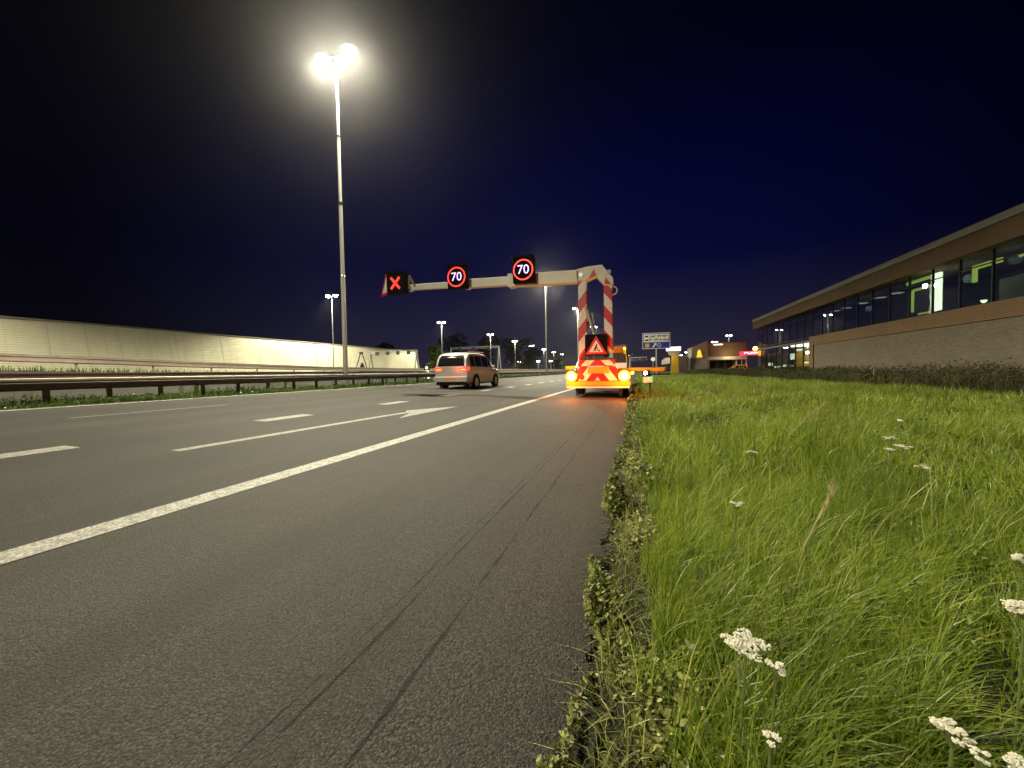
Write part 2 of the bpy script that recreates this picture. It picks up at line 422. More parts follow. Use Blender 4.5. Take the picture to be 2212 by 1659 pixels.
def tag(o, label=None, cat=None, group=None, kind=None):
    if label: o['label'] = label
    if cat: o['category'] = cat
    if group: o['group'] = group
    if kind: o['kind'] = kind
    return o
def empty(name, loc, label, cat, group=None, rz=0.):
    o = bpy.data.objects.new(name, None); COL.objects.link(o)
    o.location = loc; o.rotation_euler.z = rz; o.empty_display_size = .2
    return tag(o, label, cat, group)
def dup(root, loc, label, group=None, rz=None):
    r = root.copy(); COL.objects.link(r); r.location = loc; r['label'] = label
    if group: r['group'] = group
    if rz is not None: r.rotation_euler.z = rz
    def rec(src, dst):
        for ch in list(src.children):
            c = ch.copy(); COL.objects.link(c); c.parent = dst; rec(ch, c)
    rec(root, r)
    return r
def light(name, parent, loc, watts, col=(1, .85, .6), kind='SPOT', size=150, blend=.5, rot=(0, 0, 0), radius=.15):
    l = bpy.data.lights.new(name, kind); l.energy = watts; l.color = col
    l.shadow_soft_size = radius
    if kind == 'SPOT': l.spot_size = R(size); l.spot_blend = blend
    o = bpy.data.objects.new(name, l); COL.objects.link(o); o.location = loc; o.rotation_euler = rot
    if parent: o.parent = parent
    return o
def text(name, s, size, loc, m, parent, depth=.012, rx=90, rz=0., align='CENTER', xs=1., bold=0.):
    c = bpy.data.curves.new(name, 'FONT'); c.body = s; c.size = size; c.extrude = depth; c.offset = bold; c.align_x = align; c.align_y = 'CENTER'
    o = bpy.data.objects.new(name, c); COL.objects.link(o)
    dg = bpy.context.evaluated_depsgraph_get(); dg.update()
    me = bpy.data.meshes.new_from_object(o.evaluated_get(dg)); COL.objects.unlink(o); bpy.data.objects.remove(o)
    me.materials.clear(); me.materials.append(M[m]); me.name = name
    me.transform(Matrix.Translation(loc) @ Matrix.Rotation(R(rz), 4, 'Z') @ Matrix.Rotation(R(rx), 4, 'X') @ Matrix.Diagonal((xs, 1, 1, 1)))
    q = bpy.data.objects.new(name, me); COL.objects.link(q); q.parent = parent
    return q
def npmesh(name, V, Fl, nper, m, parent=None, kind=None):
    """mesh from numpy arrays: V (n,3), Fl flat loop indices, nper loops per face"""
    me = bpy.data.meshes.new(name)
    me.vertices.add(len(V)); me.vertices.foreach_set('co', V.astype(np.float32).ravel())
    me.loops.add(len(Fl)); me.loops.foreach_set('vertex_index', Fl.astype(np.int32))
    nf = len(nper); st = np.concatenate([[0], np.cumsum(nper)[:-1]])
    me.polygons.add(nf); me.polygons.foreach_set('loop_start', st.astype(np.int32))
    me.update(calc_edges=True); me.validate()
    me.materials.append(M[m])
    o = bpy.data.objects.new(name, me); COL.objects.link(o)
    if parent: o.parent = parent
    if kind: o['kind'] = kind
    return o

# ------------------------------------------------------------------ ground
S = .025
def road_z(x): return S * (-.16 - x)
def far_base(y):
    return np.interp(y, [-50, 11, 22, 35, 50, 1000], [1.6, 1.55, 1.22, .95, .85, .85])
def ground_z(x, y):
    x = np.asarray(x, float); y = np.asarray(y, float)
    z = np.where(x > -.2, -.03 - .0 * x, 0)
    z = np.where(x > -.2, -.02 + .03 * np.sin(x * 1.9) * np.sin(y * .7) * np.clip(x, 0, 1), z)
    z = np.where(x > 10, -.25 * np.clip((x - 10) / 2, 0, 1) + .35 * np.clip((x - 13) / 5, 0, 1), z)
    z = np.where((x <= -.2) & (x > -13.5), S * (-.16 - x) - .035, z)
    fb = far_base(y)
    t = np.clip((-17 - x) / 15, 0, 1)
    z = np.where((x <= -13.5) & (x > -33), .33 + (fb - .33) * t ** 1.3, z)
    z = np.where(x <= -33, fb + .2 * np.clip((-33 - x) / 27, 0, 1), z)
    return z
xs = np.unique(np.concatenate([np.linspace(-500, -70, 12), np.arange(-68, -33, 2.5), np.arange(-33, -13.4, 1.2), [-13.55, -13.45], np.arange(-12, -.3, 2), [-.25, -.19], np.arange(0, 3, .25), np.arange(3, 22, .7), np.linspace(24, 90, 14), np.linspace(100, 500, 10)]))
ys = np.unique(np.concatenate([np.linspace(-110, -12, 12), np.arange(-10, 14, .5), np.arange(14, 60, 2), np.linspace(62, 300, 40), np.linspace(320, 900, 12)]))
X, Y = np.meshgrid(xs, ys)
Z = ground_z(X, Y)
V = np.stack([X.ravel(), Y.ravel(), Z.ravel()], 1)
nx, ny = len(xs), len(ys)
i = np.arange(ny - 1)[:, None] * nx + np.arange(nx - 1)[None]
Fq = np.stack([i, i + 1, i + nx + 1, i + nx], -1).reshape(-1, 4)
tag(npmesh('ground', V, Fq.ravel(), np.full(len(Fq), 4), 'soil'), kind='structure')

def strip(name, xa, xb, y0, y1, dz, m, n=1, parent=None):
    mb = MB(); ysn = np.linspace(y0, y1, n + 1)
    for a, b in zip(ysn[:-1], ysn[1:]):
        mb.add([(xa, a, road_z(xa) + dz), (xb, a, road_z(xb) + dz), (xb, b, road_z(xb) + dz), (xa, b, road_z(xa) + dz)], [(0, 1, 2, 3)])
    return mb.build(name, m)
# motorway slab with an irregular right edge
mb = MB()
ysr = np.concatenate([np.arange(-110, -4, 6), np.arange(-4, 0, .12), np.arange(0, 5, .022), np.arange(5, 30, .10), np.arange(30, 900, 8)])
for a, b in zip(ysr[:-1], ysr[1:]):
    def ed(y): return -.15 + .025 * math.sin(y * 2.3) + .02 * math.sin(y * 7.1 + 1) + .012 * math.sin(y * 19) + .010 * math.sin(y * 47 + 2 * math.sin(y * 13)) + .006 * math.sin(y * 113 + 3 * math.sin(y * 31))
    ea, eb = ed(a), ed(b)
    mb.add([(-13.6, a, road_z(-13.6)), (ea, a, road_z(ea)), (eb, b, road_z(eb)), (-13.6, b, road_z(-13.6)),
            (ea + .03, a, road_z(ea) - .05), (eb + .03, b, road_z(eb) - .05)], [(0, 1, 2, 3), (1, 4, 5, 2)])
tag(mb.build('motorway', 'asphalt'), kind='structure')
mb = MB()
for a, b in zip(np.arange(-110, 880, 15), np.arange(-95, 895, 15)):
    def zz(x, y): return float(ground_z(x, y)) + .03
    xr = [-30.5, -26, -21, -17.6]
    for xa, xb in zip(xr[:-1], xr[1:]):
        mb.add([(xa, a, zz(xa, a)), (xb, a, zz(xb, a)), (xb, b, zz(xb, b)), (xa, b, zz(xa, b))], [(0, 1, 2, 3)])
tag(mb.build('opposite_carriageway', 'asphalt'), kind='structure')
# markings, 4 mm proud
tag(strip('shoulder_line', -3.25, -3.04, -60, 700, .004, 'paint'), kind='structure')
tag(strip('median_line', -13.38, -13.22, -60, 700, .004, 'paint'), kind='structure')
mb = MB()
for k in range(-8, 120):
    y0 = 5.35 + 3.62 * k
    xa, xb = -6.84, -6.50
    mb.add([(xa, y0, road_z(xa) + .004), (xb, y0, road_z(xb) + .004), (xb, y0 + 1.12, road_z(xb) + .004), (xa, y0 + 1.12, road_z(xa) + .004)], [(0, 1, 2, 3)])
tag(mb.build('block_marking', 'oldpaint'), kind='structure')
mb = MB()
for k in range(-4, 60):
    y0 = 4.4 + 12 * k
    xa, xb = -10.42, -10.28
    mb.add([(xa, y0, road_z(xa) + .004), (xb, y0, road_z(xb) + .004), (xb, y0 + 3, road_z(xb) + .004), (xa, y0 + 3, road_z(xa) + .004)], [(0, 1, 2, 3)])
tag(mb.build('lane_dash_marking', 'ghostpaint'), kind='structure')
mb = MB()
def flat(poly):
    mb.add([(x, y, road_z(x) + .0045) for x, y in poly], [tuple(range(len(poly)))])
for dy in (0, 36, 72):
    flat([(-5.30, 3.1 + dy), (-5.14, 3.1 + dy), (-4.94, 6.9 + dy), (-4.86, 7.55 + dy), (-5.02, 7.6 + dy), (-5.10, 6.9 + dy)])
    mb.add([(x, y + dy, road_z(x) + .0045) for x, y in ((-5.02, 7.6), (-4.86, 7.55), (-4.53, 6.6), (-4.50, 9.3), (-5.20, 7.9))], [(0, 1, 2, 3), (0, 3, 4)])
tag(mb.build('lane_arrow_marking', 'oldpaint'), kind='structure')

# ------------------------------------------------------------------ lamps
def make_lamp(name, h, label, group, bowl='bowl', watts=LAMP_W, arm=.62, r=.38, spot=166, blend=.40, twin=True, col=(1, .92, .66), base=.13):
    root = empty(name, (0, 0, 0), label, 'street lamp', group)
    mb = MB()
    hs = [0, .34 * h, .345 * h, .56 * h, .565 * h, .76 * h, .765 * h, h]
    rs = [base, base * .88, base * .80, base * .74, base * .66, base * .60, base * .52, base * .45]
    mb.tube([(0, 0, q) for q in hs], rs, 14).build('pole', 'pole', root, smooth=True)
    for q in (.34, .56, .76): MB().tube([(0, 0, q * h - .05), (0, 0, q * h + .05)], base * (1.08 - .45 * q), 14).build('collar', 'chrome', root, smooth=True)
    for s in ((1, -1) if twin else (-1,)):
        a = MB(); a.tube([(0, 0, h - .12), (s * arm * .5, 0, h + .02), (s * arm, 0, h + .05)], [.05, .042, .04], 8).build('arm', 'pole', root, smooth=True)
        hd = MB()
        hd.add([(s * (arm - .12), -.16, h + .02), (s * (arm + .62), -.19, h + .05), (s * (arm + .62), .19, h + .05), (s * (arm - .12), .16, h + .02),
                (s * (arm - .02), -.09, h + .17), (s * (arm + .5), -.1, h + .19), (s * (arm + .5), .1, h + .19), (s * (arm - .02), .09, h + .17)],
               [(0, 1, 2, 3), (4, 7, 6, 5), (0, 4, 5, 1), (1, 5, 6, 2), (2, 6, 7, 3), (3, 7, 4, 0)])
        hd = hd.build('luminaire', 'darkgrey', root)
        MB().dome((s * (arm + .26), 0, h + .03), r, r * .85).build('lamp_bowl', bowl, hd, smooth=True)  # bowl made larger than a real one to imitate lamp glare
        if watts: light('lamp_light', root, (s * (arm + .26), 0, h - r * .85 - .16), watts, col, 'SPOT', spot, blend)
    return root

GM = 'twin-head lamps along the median'
lm = make_lamp('street_lamp', 17.72, 'tall grey twin-head street lamp nearest the camera, rising high above the median guardrail', GM)
MED = -15.2
lm.location = (MED, 17.35, .36)
for y, lab in ((-28, None), (67, 'tall grey street lamp pole whose glowing head is just under the white signal boom'),
               (106, 'street lamp whose glowing head touches the left striped post of the signal trailer'),
               (154, 'street lamp shining between the two striped posts just above the roadworks sign'),
               (204, 'median street lamp hidden low behind the roadworks warning panel'), (254, 'small distant median street lamp near the trailer, nearer of the last two'), (304, 'smallest farthest median street lamp near the road vanishing point')):
    dup(lm, (MED if y < 150 else MED - (y - 130) * .03, y, .36), lab or 'twin-head street lamp behind the viewpoint on the median')
GF = 'lamps along the noise barrier'
lf = make_lamp('street_lamp', 15.2, 'grey street lamp standing before the slatted noise barrier, close left of the tall lamp pole', GF, watts=LAMP_W * .62, spot=142, blend=.35, r=.42, base=.11)
lf.location = (-55.3, 60, .95)
for y, lab in ((4, None), (103.5, 'street lamp shining above the green tree at the end of the noise barrier'),
               (144, 'street lamp above the roof of the silver car against dark trees'),
               (181, 'street lamp right of the car, second bright lamp after the dark treeline'),
               (219, 'street lamp left of the tall boom pole, third after the dark treeline'),
               (258, 'small distant street lamp close left of the tall pole under the boom'),
               (300, 'faint distant street lamp close right of the tall pole under the boom'),
               (345, 'faintest tiny street lamp at the far end of the left row')):
    dup(lf, (-55.3 - max(0, y - 150) * .045, y, .95 if y > 30 else 1.5), lab or 'street lamp beside the noise barrier outside the frame')

# ------------------------------------------------------------------ guardrails
def guardrail(label, x, face, y0, y1, step, zf, m, name='guardrail', h0=.28, h1=.62, posts=True, maxp=98, cap=True):
    root = empty(name, (0, 0, 0), label, 'guardrail')
    mb = MB()
    prof = [(0, h0), (.07, h0 + .04), (.07, h0 + .11), (.015, h0 + .155), (.015, h1 - .155), (.07, h1 - .11), (.07, h1 - .04), (0, h1), (-.05, h1), (-.05, h0)]
    ysn = np.arange(y0, y1 + .1, 4.0)
    n = len(prof)
    vs = []; fs = []
    for y in ysn:
        z = zf(x, y)
        for a, b in prof: vs.append((x + face * a, y, z + b))
    for i in range(len(ysn) - 1):
        for k in range(n): fs.append((i * n + k, (i + 1) * n + k, (i + 1) * n + (k + 1) % n, i * n + (k + 1) % n))
    mb.add(vs, fs); mb.build('beam', m, root)
    if cap:
        c = MB(); vs = []; fs = []
        for y in ysn:
            z = zf(x, y)
            for a, b in ((.05, h1 + .003), (.05, h1 + .03), (-.16, h1 + .03), (-.16, h1 + .003)): vs.append((x + face * a, y, z + b))
        for i in range(len(ysn) - 1):
            for k in range(4): fs.append((i * 4 + k, (i + 1) * 4 + k, (i + 1) * 4 + (k + 1) % 4, i * 4 + (k + 1) % 4))
        c.add(vs, fs).build('top_flange', 'galv', root)
    py = np.arange(y0 + .5, y1, step)
    def pb(mb, y):
        z = zf(x, y); px = x - face * .11
        mb.box(px - .03, px + .03, y - .055, y + .055, z - .25, z + h1 - .03)
    for y in py[:maxp]:
        b = MB(); pb(b, y); b.build('post', m, root)
    if len(py) > maxp:
        b = MB()
        for y in py[maxp:]: pb(b, y)
        tag(b.build('post', m, root), kind='stuff')
    return root
gz = lambda x, y: float(ground_z(x, y))
guardrail('dark steel guardrail beside the left lane, nearest the road, on short posts in green weeds', -14.15, 1, -6, 420, 1.24, lambda x, y: .37, 'shadedrail', h0=.36, h1=.585)
guardrail('bright pale guardrail showing just above the dark nearest one', -16.2, 1, -6, 420, 4.0, lambda x, y: .46, 'litrail', h0=.30, h1=.61)
guardrail('grey guardrail of the opposite carriageway behind the pale one', -17.3, -1, -6, 420, 4.0, lambda x, y: .50, 'railgrey', h0=.36, h1=.69)
guardrail('rusty far guardrail in front of the slatted noise barrier', -33.0, 1, -6, 330, 4.0, lambda x, y: gz(x, y) + .0, 'rust', h0=.52, h1=.95)
guardrail('distant guardrail along the far verge past the car', -56.8, 1, 84, 420, 4.0, lambda x, y: gz(x, y), 'railgrey', h0=.5, h1=.9)

# ------------------------------------------------------------------ noise barrier
root = empty('noise_barrier', (0, 0, 0), 'long pale slatted noise barrier wall leaning back behind the far guardrail', 'noise barrier')
NX = -58.6
for a in np.arange(-24, 96, 6.0):
    b = a + 5.985
    mb = MB()
    za, zb = gz(NX, a) - .3, gz(NX, b) - .3
    # leaning panel, 0.35 m thick
    H = 7.25
    vs = []
    for y, z0 in ((a, za), (b, zb)):
        vs += [(NX, y, z0), (NX - 1.25, y, H), (NX - 1.6, y, H), (NX - .4, y, z0)]
    mb.add(vs, [(0, 1, 2, 3), (7, 6, 5, 4), (0, 4, 5, 1), (1, 5, 6, 2), (2, 6, 7, 3), (3, 7, 4, 0)])
    mb.build('barrier_panel', 'noise_wall', root)
mb = MB(); mb.box(NX - 1.7, NX - 1.15, -24, 95.9, 7.254, 7.42); mb.build('coping', 'greyclad', root)

# ------------------------------------------------------------------ gantries, trestle and small median things
def gantry(label, xa, xb, y, zb, ztop, nsig, signs=True, truss=.35):
    root = empty('sign_gantry', ((xa + xb) / 2, y, zb), label, 'sign gantry')
    w = (xb - xa) / 2; h = ztop - zb
    for s in ((-1,) if nsig < 3 else (-1, 1)):
        mb = MB(); mb.bar((s * w - .25, -.5, 0), (s * w, 0, h), .16); mb.bar((s * w + .25, .6, 0), (s * w, 0, h), .16); mb.build('leg', 'railgrey', root)
    mb = MB(); mb.bar((-w, 0, h), (w, 0, h), .13); mb.bar((-w, 0, h - truss), (w, 0, h - truss), .10)
    k = -w
    while k < w - .3:
        mb.bar((k, 0, h - truss), (k + .4, 0, h), .05); mb.bar((k + .4, 0, h), (k + .8, 0, h - truss), .05); k += .8
    mb.build('truss_beam', 'railgrey', root)
    for q in range(nsig):
        cx = -w + 2 * w * (q + .7) / (nsig + .4)
        MB().box(cx - .34, cx + .34, -.28, -.07, h - .80, h - .08).build('signal_box', 'darkgrey', root)
    return root
gantry('steel sign gantry with dark signal boxes standing before the noise barrier', -51.5, -40.8, 66, .85, 5.6, 4)
gantry('pale sign gantry seen just above the roof of the silver car', -41.5, -29.5, 82, .85, 6.9, 3)
gantry('small white gantry far ahead to the right of the signal trailer', -1.2, 1.9, 78, -.02, 3.4, 2, truss=.5)
root = empty('steel_trestle', (-49.3, 60.5, .85), 'dark A-shaped steel trestle by the noise barrier, left of the gantry', 'trestle')
for s in (-1, 1):
    mb = MB(); mb.bar((s * 1.75, 0, 0), (s * .18, 0, 4.1), .12); mb.build('leg', 'darkgrey', root)
    mb = MB(); mb.bar((s * .75, .9, 0), (s * .14, .1, 2.4), .10); mb.build('brace', 'darkgrey', root)
MB().box(-.35, .35, -.15, .15, 4.0, 4.35).build('head_plate', 'darkgrey', root)
MB().prism([(-.5, .3), (.5, .1), (.55, 1.4), (.1, 2.3), (-.3, 1.6)], 'y', -.12, .12).build('cross_panel', 'darkgrey', root)
root = empty('marker_sign', (-17.2, 29.4, .55), 'small black square marker with a white dot on the median, left of the car', 'marker sign')
MB().box(-.26, .26, -.03, .03, .72, 1.15).build('panel', 'black', root)
MB().tube([(0, -.036, .93), (0, -.046, .93)], .14, 16).build('reflector', 'signwhite', root)
MB().prism([(-.26, 0), (.26, 0), (.2, .70), (-.2, .70)], 'y', -.05, .05).build('base', 'signwhite', root)

# ------------------------------------------------------------------ vegetation helpers
def blades(name, bx, by, bz, h, w, lx, ly, m, seg=3, kind='stuff'):
    """curved tapered blades; lx,ly tip displacement"""
    n = len(bx)
    ang = rng.uniform(0, 2 * np.pi, n)
    wx, wy = np.cos(ang), np.sin(ang)
    lv = np.linspace(0, 1, seg + 1)
    nv = 2 * seg + 1
    V = np.zeros((n, nv, 3), np.float32)
    for k, t in enumerate(lv):
        cx = bx + lx * t ** 1.9; cyy = by + ly * t ** 1.9
        reach = np.hypot(lx, ly)
        cz = bz + h * (t - .50 * np.clip(reach / h, 0, 1.25) * t ** 2.4)
        ww = w * (1 - .75 * t ** 1.5) / 2
        if k < seg:
            V[:, 2 * k] = np.stack([cx - wx * ww, cyy - wy * ww, cz], 1)
            V[:, 2 * k + 1] = np.stack([cx + wx * ww, cyy + wy * ww, cz], 1)
        else: V[:, 2 * seg] = np.stack([cx, cyy, cz], 1)
    base = (np.arange(n) * nv)[:, None]
    q = []
    for k in range(seg - 1): q.append(np.array([2 * k, 2 * k + 1, 2 * k + 3, 2 * k + 2]))
    loops = np.concatenate(q + [np.array([2 * seg - 2, 2 * seg - 1, 2 * seg])])
    Fl = (base + loops[None]).ravel()
    nper = np.tile(np.array([4] * (seg - 1) + [3]), n)
    return npmesh(name, V.reshape(-1, 3), Fl, nper, m, None, kind)
def leaves(name, c, size, m, parent=None, kind=None, flat=.0, aspect=.6):
    """pointed oval leaves (6 verts) at centres c, random orientation; flat 0..1 pushes them towards level"""
    n = len(c)
    a = rng.normal(size=(n, 3)); a[:, 2] *= (1 - flat) ; a /= np.linalg.norm(a, axis=1)[:, None]
    b = rng.normal(size=(n, 3)); b[:, 2] *= (1 - flat)
    b -= (a * b).sum(1)[:, None] * a; b /= np.linalg.norm(b, axis=1)[:, None]
    nn = np.cross(a, b)
    s = size[:, None] if np.ndim(size) else size
    P = lambda u, v, q: c + a * s * u + b * s * v * aspect + nn * s * q
    V = np.stack([P(-.5, 0, 0), P(-.15, -.5, .06), P(.25, -.38, .05), P(.55, 0, -.08), P(.25, .38, .05), P(-.15, .5, .06)], 1)
    Fl = (np.arange(n) * 6)[:, None] + np.arange(6)[None]
    return npmesh(name, V.reshape(-1, 3), Fl.ravel(), np.full(n, 6), m, parent, kind)

def lump(x, y, s=1.):
    return .5 + .25 * np.sin(x * 1.7 * s + 1.3 * np.sin(y * .9 * s)) + .25 * np.sin(y * 1.3 * s + 2.1 * np.sin(x * 1.1 * s + .5))
def tufts(n_t, per, xr, yr, spread, hmin, hmax, w, lean=.5, xfun=None):
    tx = rng.uniform(*xr, n_t); ty = rng.uniform(*yr, n_t)
    keep = rng.uniform(size=n_t) < np.clip(.06 + 1.25 * lump(tx, ty, 2.4) ** 1.15, .05, 1)
    if xfun is not None: keep &= xfun(tx, ty)
    tx, ty = tx[keep], ty[keep]; n = len(tx)
    th = hmin + (hmax - hmin) * np.clip(lump(tx, ty) + rng.normal(0, .22, n), 0, 1.15)
    dirx = .45 + .5 * np.sin(ty * .8 + tx * .6); diry = .25 + .5 * np.sin(tx * .9 - ty * .5)
    tx, ty, th, dirx, diry = [np.repeat(q, per) for q in (tx, ty, th, dirx, diry)]
    N = len(tx); a = rng.uniform(0, 2 * np.pi, N); r = spread * rng.uniform(size=N) ** .8
    bx, by = tx + r * np.cos(a), ty + r * np.sin(a)
    h = th * rng.uniform(.5, 1.12, N)
    lx = h * (lean * .55 * dirx + .5 * np.cos(a) * rng.uniform(.1, 1, N) + rng.normal(0, .26, N))
    ly = h * (lean * .55 * diry + .5 * np.sin(a) * rng.uniform(.1, 1, N) + rng.normal(0, .26, N))
    return bx, by, ground_z(bx, by), h, w * rng.uniform(.6, 1.35, N), lx, ly
edge = lambda x, y: x > .10 + .05 * np.sin(y * 3.1) + .04 * np.sin(y * 8.3 + 1)
def cat(*a): return [np.concatenate(q) for q in zip(*a)]
g = cat(tufts(2100, 34, (0.02, 2.6), (.30, 3.4), .055, .18, .46, .0040, .75, edge), tufts(900, 20, (0.02, 2.8), (.30, 3.4), .10, .10, .26, .0045, .9, edge),
        tufts(1400, 32, (2.6, 7.0), (.8, 4.2), .08, .20, .48, .0055, .75), tufts(160, 9, (0.1, 4.0), (.5, 5), .05, .45, .66, .006, 1.0, edge),
        tufts(4600, 24, (0.02, 10.3), (3.3, 10), .09, .18, .46, .008, .7, edge))
n = 15000
ux = .08 + 3.4 * rng.uniform(size=n) ** 1.2; uy = .3 + 3.6 * rng.uniform(size=n)
uh = rng.uniform(.06, .20, n)
g = cat(g, (ux, uy, ground_z(ux, uy), uh, rng.uniform(.002, .005, n), uh * rng.normal(.2, .5, n), uh * rng.normal(.1, .5, n)))
tag(blades('verge_grass', *g, 'grass', 4), 'dense long green grass filling the verge beside the near shoulder', 'grass')
g = cat(tufts(5200, 16, (.05, 10.5), (9.7, 24), .14, .20, .48, .016, .6, edge),
        tufts(4200, 14, (.05, 10.5), (23.5, 62), .26, .22, .42, .034, .4, edge))
tag(blades('far_verge_grass', *g, 'grass', 3), 'green grass stretching away along the verge past the trailer', 'grass')

# weeds along the asphalt edge
def edge_pts(n, y0, y1, sc, hmax):
    y = y0 + (y1 - y0) * rng.uniform(size=n) ** 1.5
    wd = .13 + .07 * np.sin(y * 2.1) + .06 * np.sin(y * 5.3 + 2) + .04 * np.sin(y * 11.7)
    x = -.19 + np.abs(rng.normal(0, 1, n)) * np.clip(wd, .03, 1) * .85 + .04 * np.sin(y * 6.) + .02 * np.sin(y * 15.)
    cl = np.clip(1.7 * lump(x * 9, y * 4.1) - .45, 0, 1.1)
    k = rng.uniform(size=n) < .06 + 1.1 * cl
    x, y, cl = x[k], y[k], cl[k]
    z = ground_z(x, y) + hmax * cl * rng.uniform(0, 1, len(x)) ** 1.2 + .008
    return np.stack([x, y, z], 1), sc * np.clip(np.exp(rng.normal(0, .38, len(x))), 0, 1.7)
c1, s1 = edge_pts(26000, .25, 3.2, .016, .17); c2, s2 = edge_pts(22000, 3.0, 11, .028, .20); c3, s3 = edge_pts(6000, 10, 40, .07, .22)
tag(leaves('verge_weeds', np.concatenate([c1, c2, c3]), np.concatenate([s1, s2, s3]), 'weed', kind='stuff', flat=.35, aspect=.62), 'low olive and brown weeds along the crumbling asphalt edge', 'weeds')
ny_ = 5200
y = .25 + 14 * rng.uniform(size=ny_) ** 1.6; x = -.12 + np.abs(rng.normal(0, .14, ny_))
h = rng.uniform(.04, .17, ny_)
tag(blades('dry_litter', x, y, ground_z(x, y), h, np.full(ny_, .004), rng.normal(0, .10, ny_), rng.normal(0, .10, ny_), 'weed', 3), 'dry stalks and litter among the edge weeds', 'weeds')

# small broad leaves among the grass
n = 16000
y = .5 + 11 * rng.uniform(size=n) ** 1.4; x = .05 + 8 * rng.uniform(size=n) ** 1.5
k = rng.uniform(size=n) < np.clip(1.5 * lump(x * 1.7 + 2, y * 1.5) - .45, 0, 1); x, y = x[k], y[k]; n = len(x)
tag(leaves('meadow_herbs', np.stack([x, y, ground_z(x, y) + rng.uniform(.03, .30, n)], 1), (.013 + .0035 * y) * rng.uniform(.5, 1.5, n), 'herb', kind='stuff', flat=.4, aspect=.5), 'small broad leaves of meadow herbs mixed into the verge grass', 'weeds')

n = 3600
y = .3 + 16 * rng.uniform(size=n) ** 1.8; x = -.20 + np.abs(rng.normal(0, .11, n)) - .10 * (rng.uniform(size=n) < .3) * rng.uniform(size=n)
r = rng.uniform(.002, .0065, n)[:, None]; c = np.stack([x, y, np.where(x < -.15, road_z(x) + .002, ground_z(x, y) + .01)], 1)
o6 = np.array([[1, 0, 0], [0, 1, 0], [-1, 0, 0], [0, -1, 0], [0, 0, .8], [0, 0, -.8]])
V = (c[:, None] + o6[None] * r[:, None] * rng.uniform(.6, 1.3, (n, 6, 1))).reshape(-1, 3)
tri = np.array([0, 1, 4, 1, 2, 4, 2, 3, 4, 3, 0, 4, 1, 0, 5, 2, 1, 5, 3, 2, 5, 0, 3, 5])
tag(npmesh('edge_gravel', V, ((np.arange(n) * 6)[:, None] + tri[None]).ravel(), np.full(n * 8, 3), 'grit', None, 'stuff'), 'loose grit and crumbled asphalt along the shoulder edge', 'gravel')

# median weeds under the guardrail
n = 26000
y = 1 + 110 * rng.uniform(size=n) ** 1.5; x = rng.uniform(-14.75, -13.50, n)
k = rng.uniform(size=n) < .25 + lump(x, y * .8, 2); x, y = x[k], y[k]; n = len(x)
h = (.10 + .30 * lump(x * 2, y, 1.1)) * rng.uniform(.5, 1.2, n)
tag(blades('median_weeds', x, y, np.full(n, .33), h, .012 + .0008 * y, rng.normal(.05, .09, n), rng.normal(0, .09, n), 'medgrass', 3), 'bright green weeds under the median guardrail', 'weeds')
n = 9000
y = 1 + 80 * rng.uniform(size=n) ** 1.4; x = rng.uniform(-14.7, -13.55, n)
c = np.stack([x, y, .34 + .32 * lump(x * 2, y, 1.1) * rng.uniform(size=n)], 1)
tag(leaves('median_leaf_weeds', c, .06 * rng.uniform(.5, 1.4, n), 'medgrass', kind='stuff'), 'leafy weeds among the grass under the median guardrail', 'weeds')
n = 5200
y = -2 + 110 * rng.uniform(size=n); x = rng.uniform(-35.5, -34.0, n); fb = far_base(y)
h = rng.uniform(.1, .5, n)
tag(blades('far_weeds', x, y, ground_z(x, y), h, np.full(n, .05), rng.normal(0, .1, n), rng.normal(0, .1, n), 'medgrass', 3), 'weeds at the foot of the far guardrail', 'weeds')

# dark brush in the ditch between verge and buildings
n = 80000
y = 5 + 95 * rng.uniform(size=n) ** 1.3
x = 10.4 + 9.5 * rng.uniform(size=n) ** 1.25
hh = .48 + .48 * lump(x * .6, y * .5) + .15 * np.sin(y * 2.7)
z = ground_z(x, y) + hh * rng.uniform(.0, 1.15, n)
tag(leaves('brush', np.stack([x, y, z], 1), (.065 + .0016 * y) * rng.uniform(.5, 1.4, n), 'brush', kind='stuff', aspect=.4), 'dark tangled brush filling the ditch in front of the office building', 'brush')
n = 40000
y = 6 + 90 * rng.uniform(size=n) ** 1.3; x = 10.3 + 7 * rng.uniform(size=n) ** 1.5
h = (.5 + .55 * lump(x * .6, y * .5)) * rng.uniform(.6, 1.3, n)
tag(blades('brush_stems', x, y, ground_z(x, y), h, np.full(n, .022), rng.normal(.1, .2, n), rng.normal(0, .2, n), 'brush', 3), 'thin dark stems standing out of the ditch brush', 'brush')

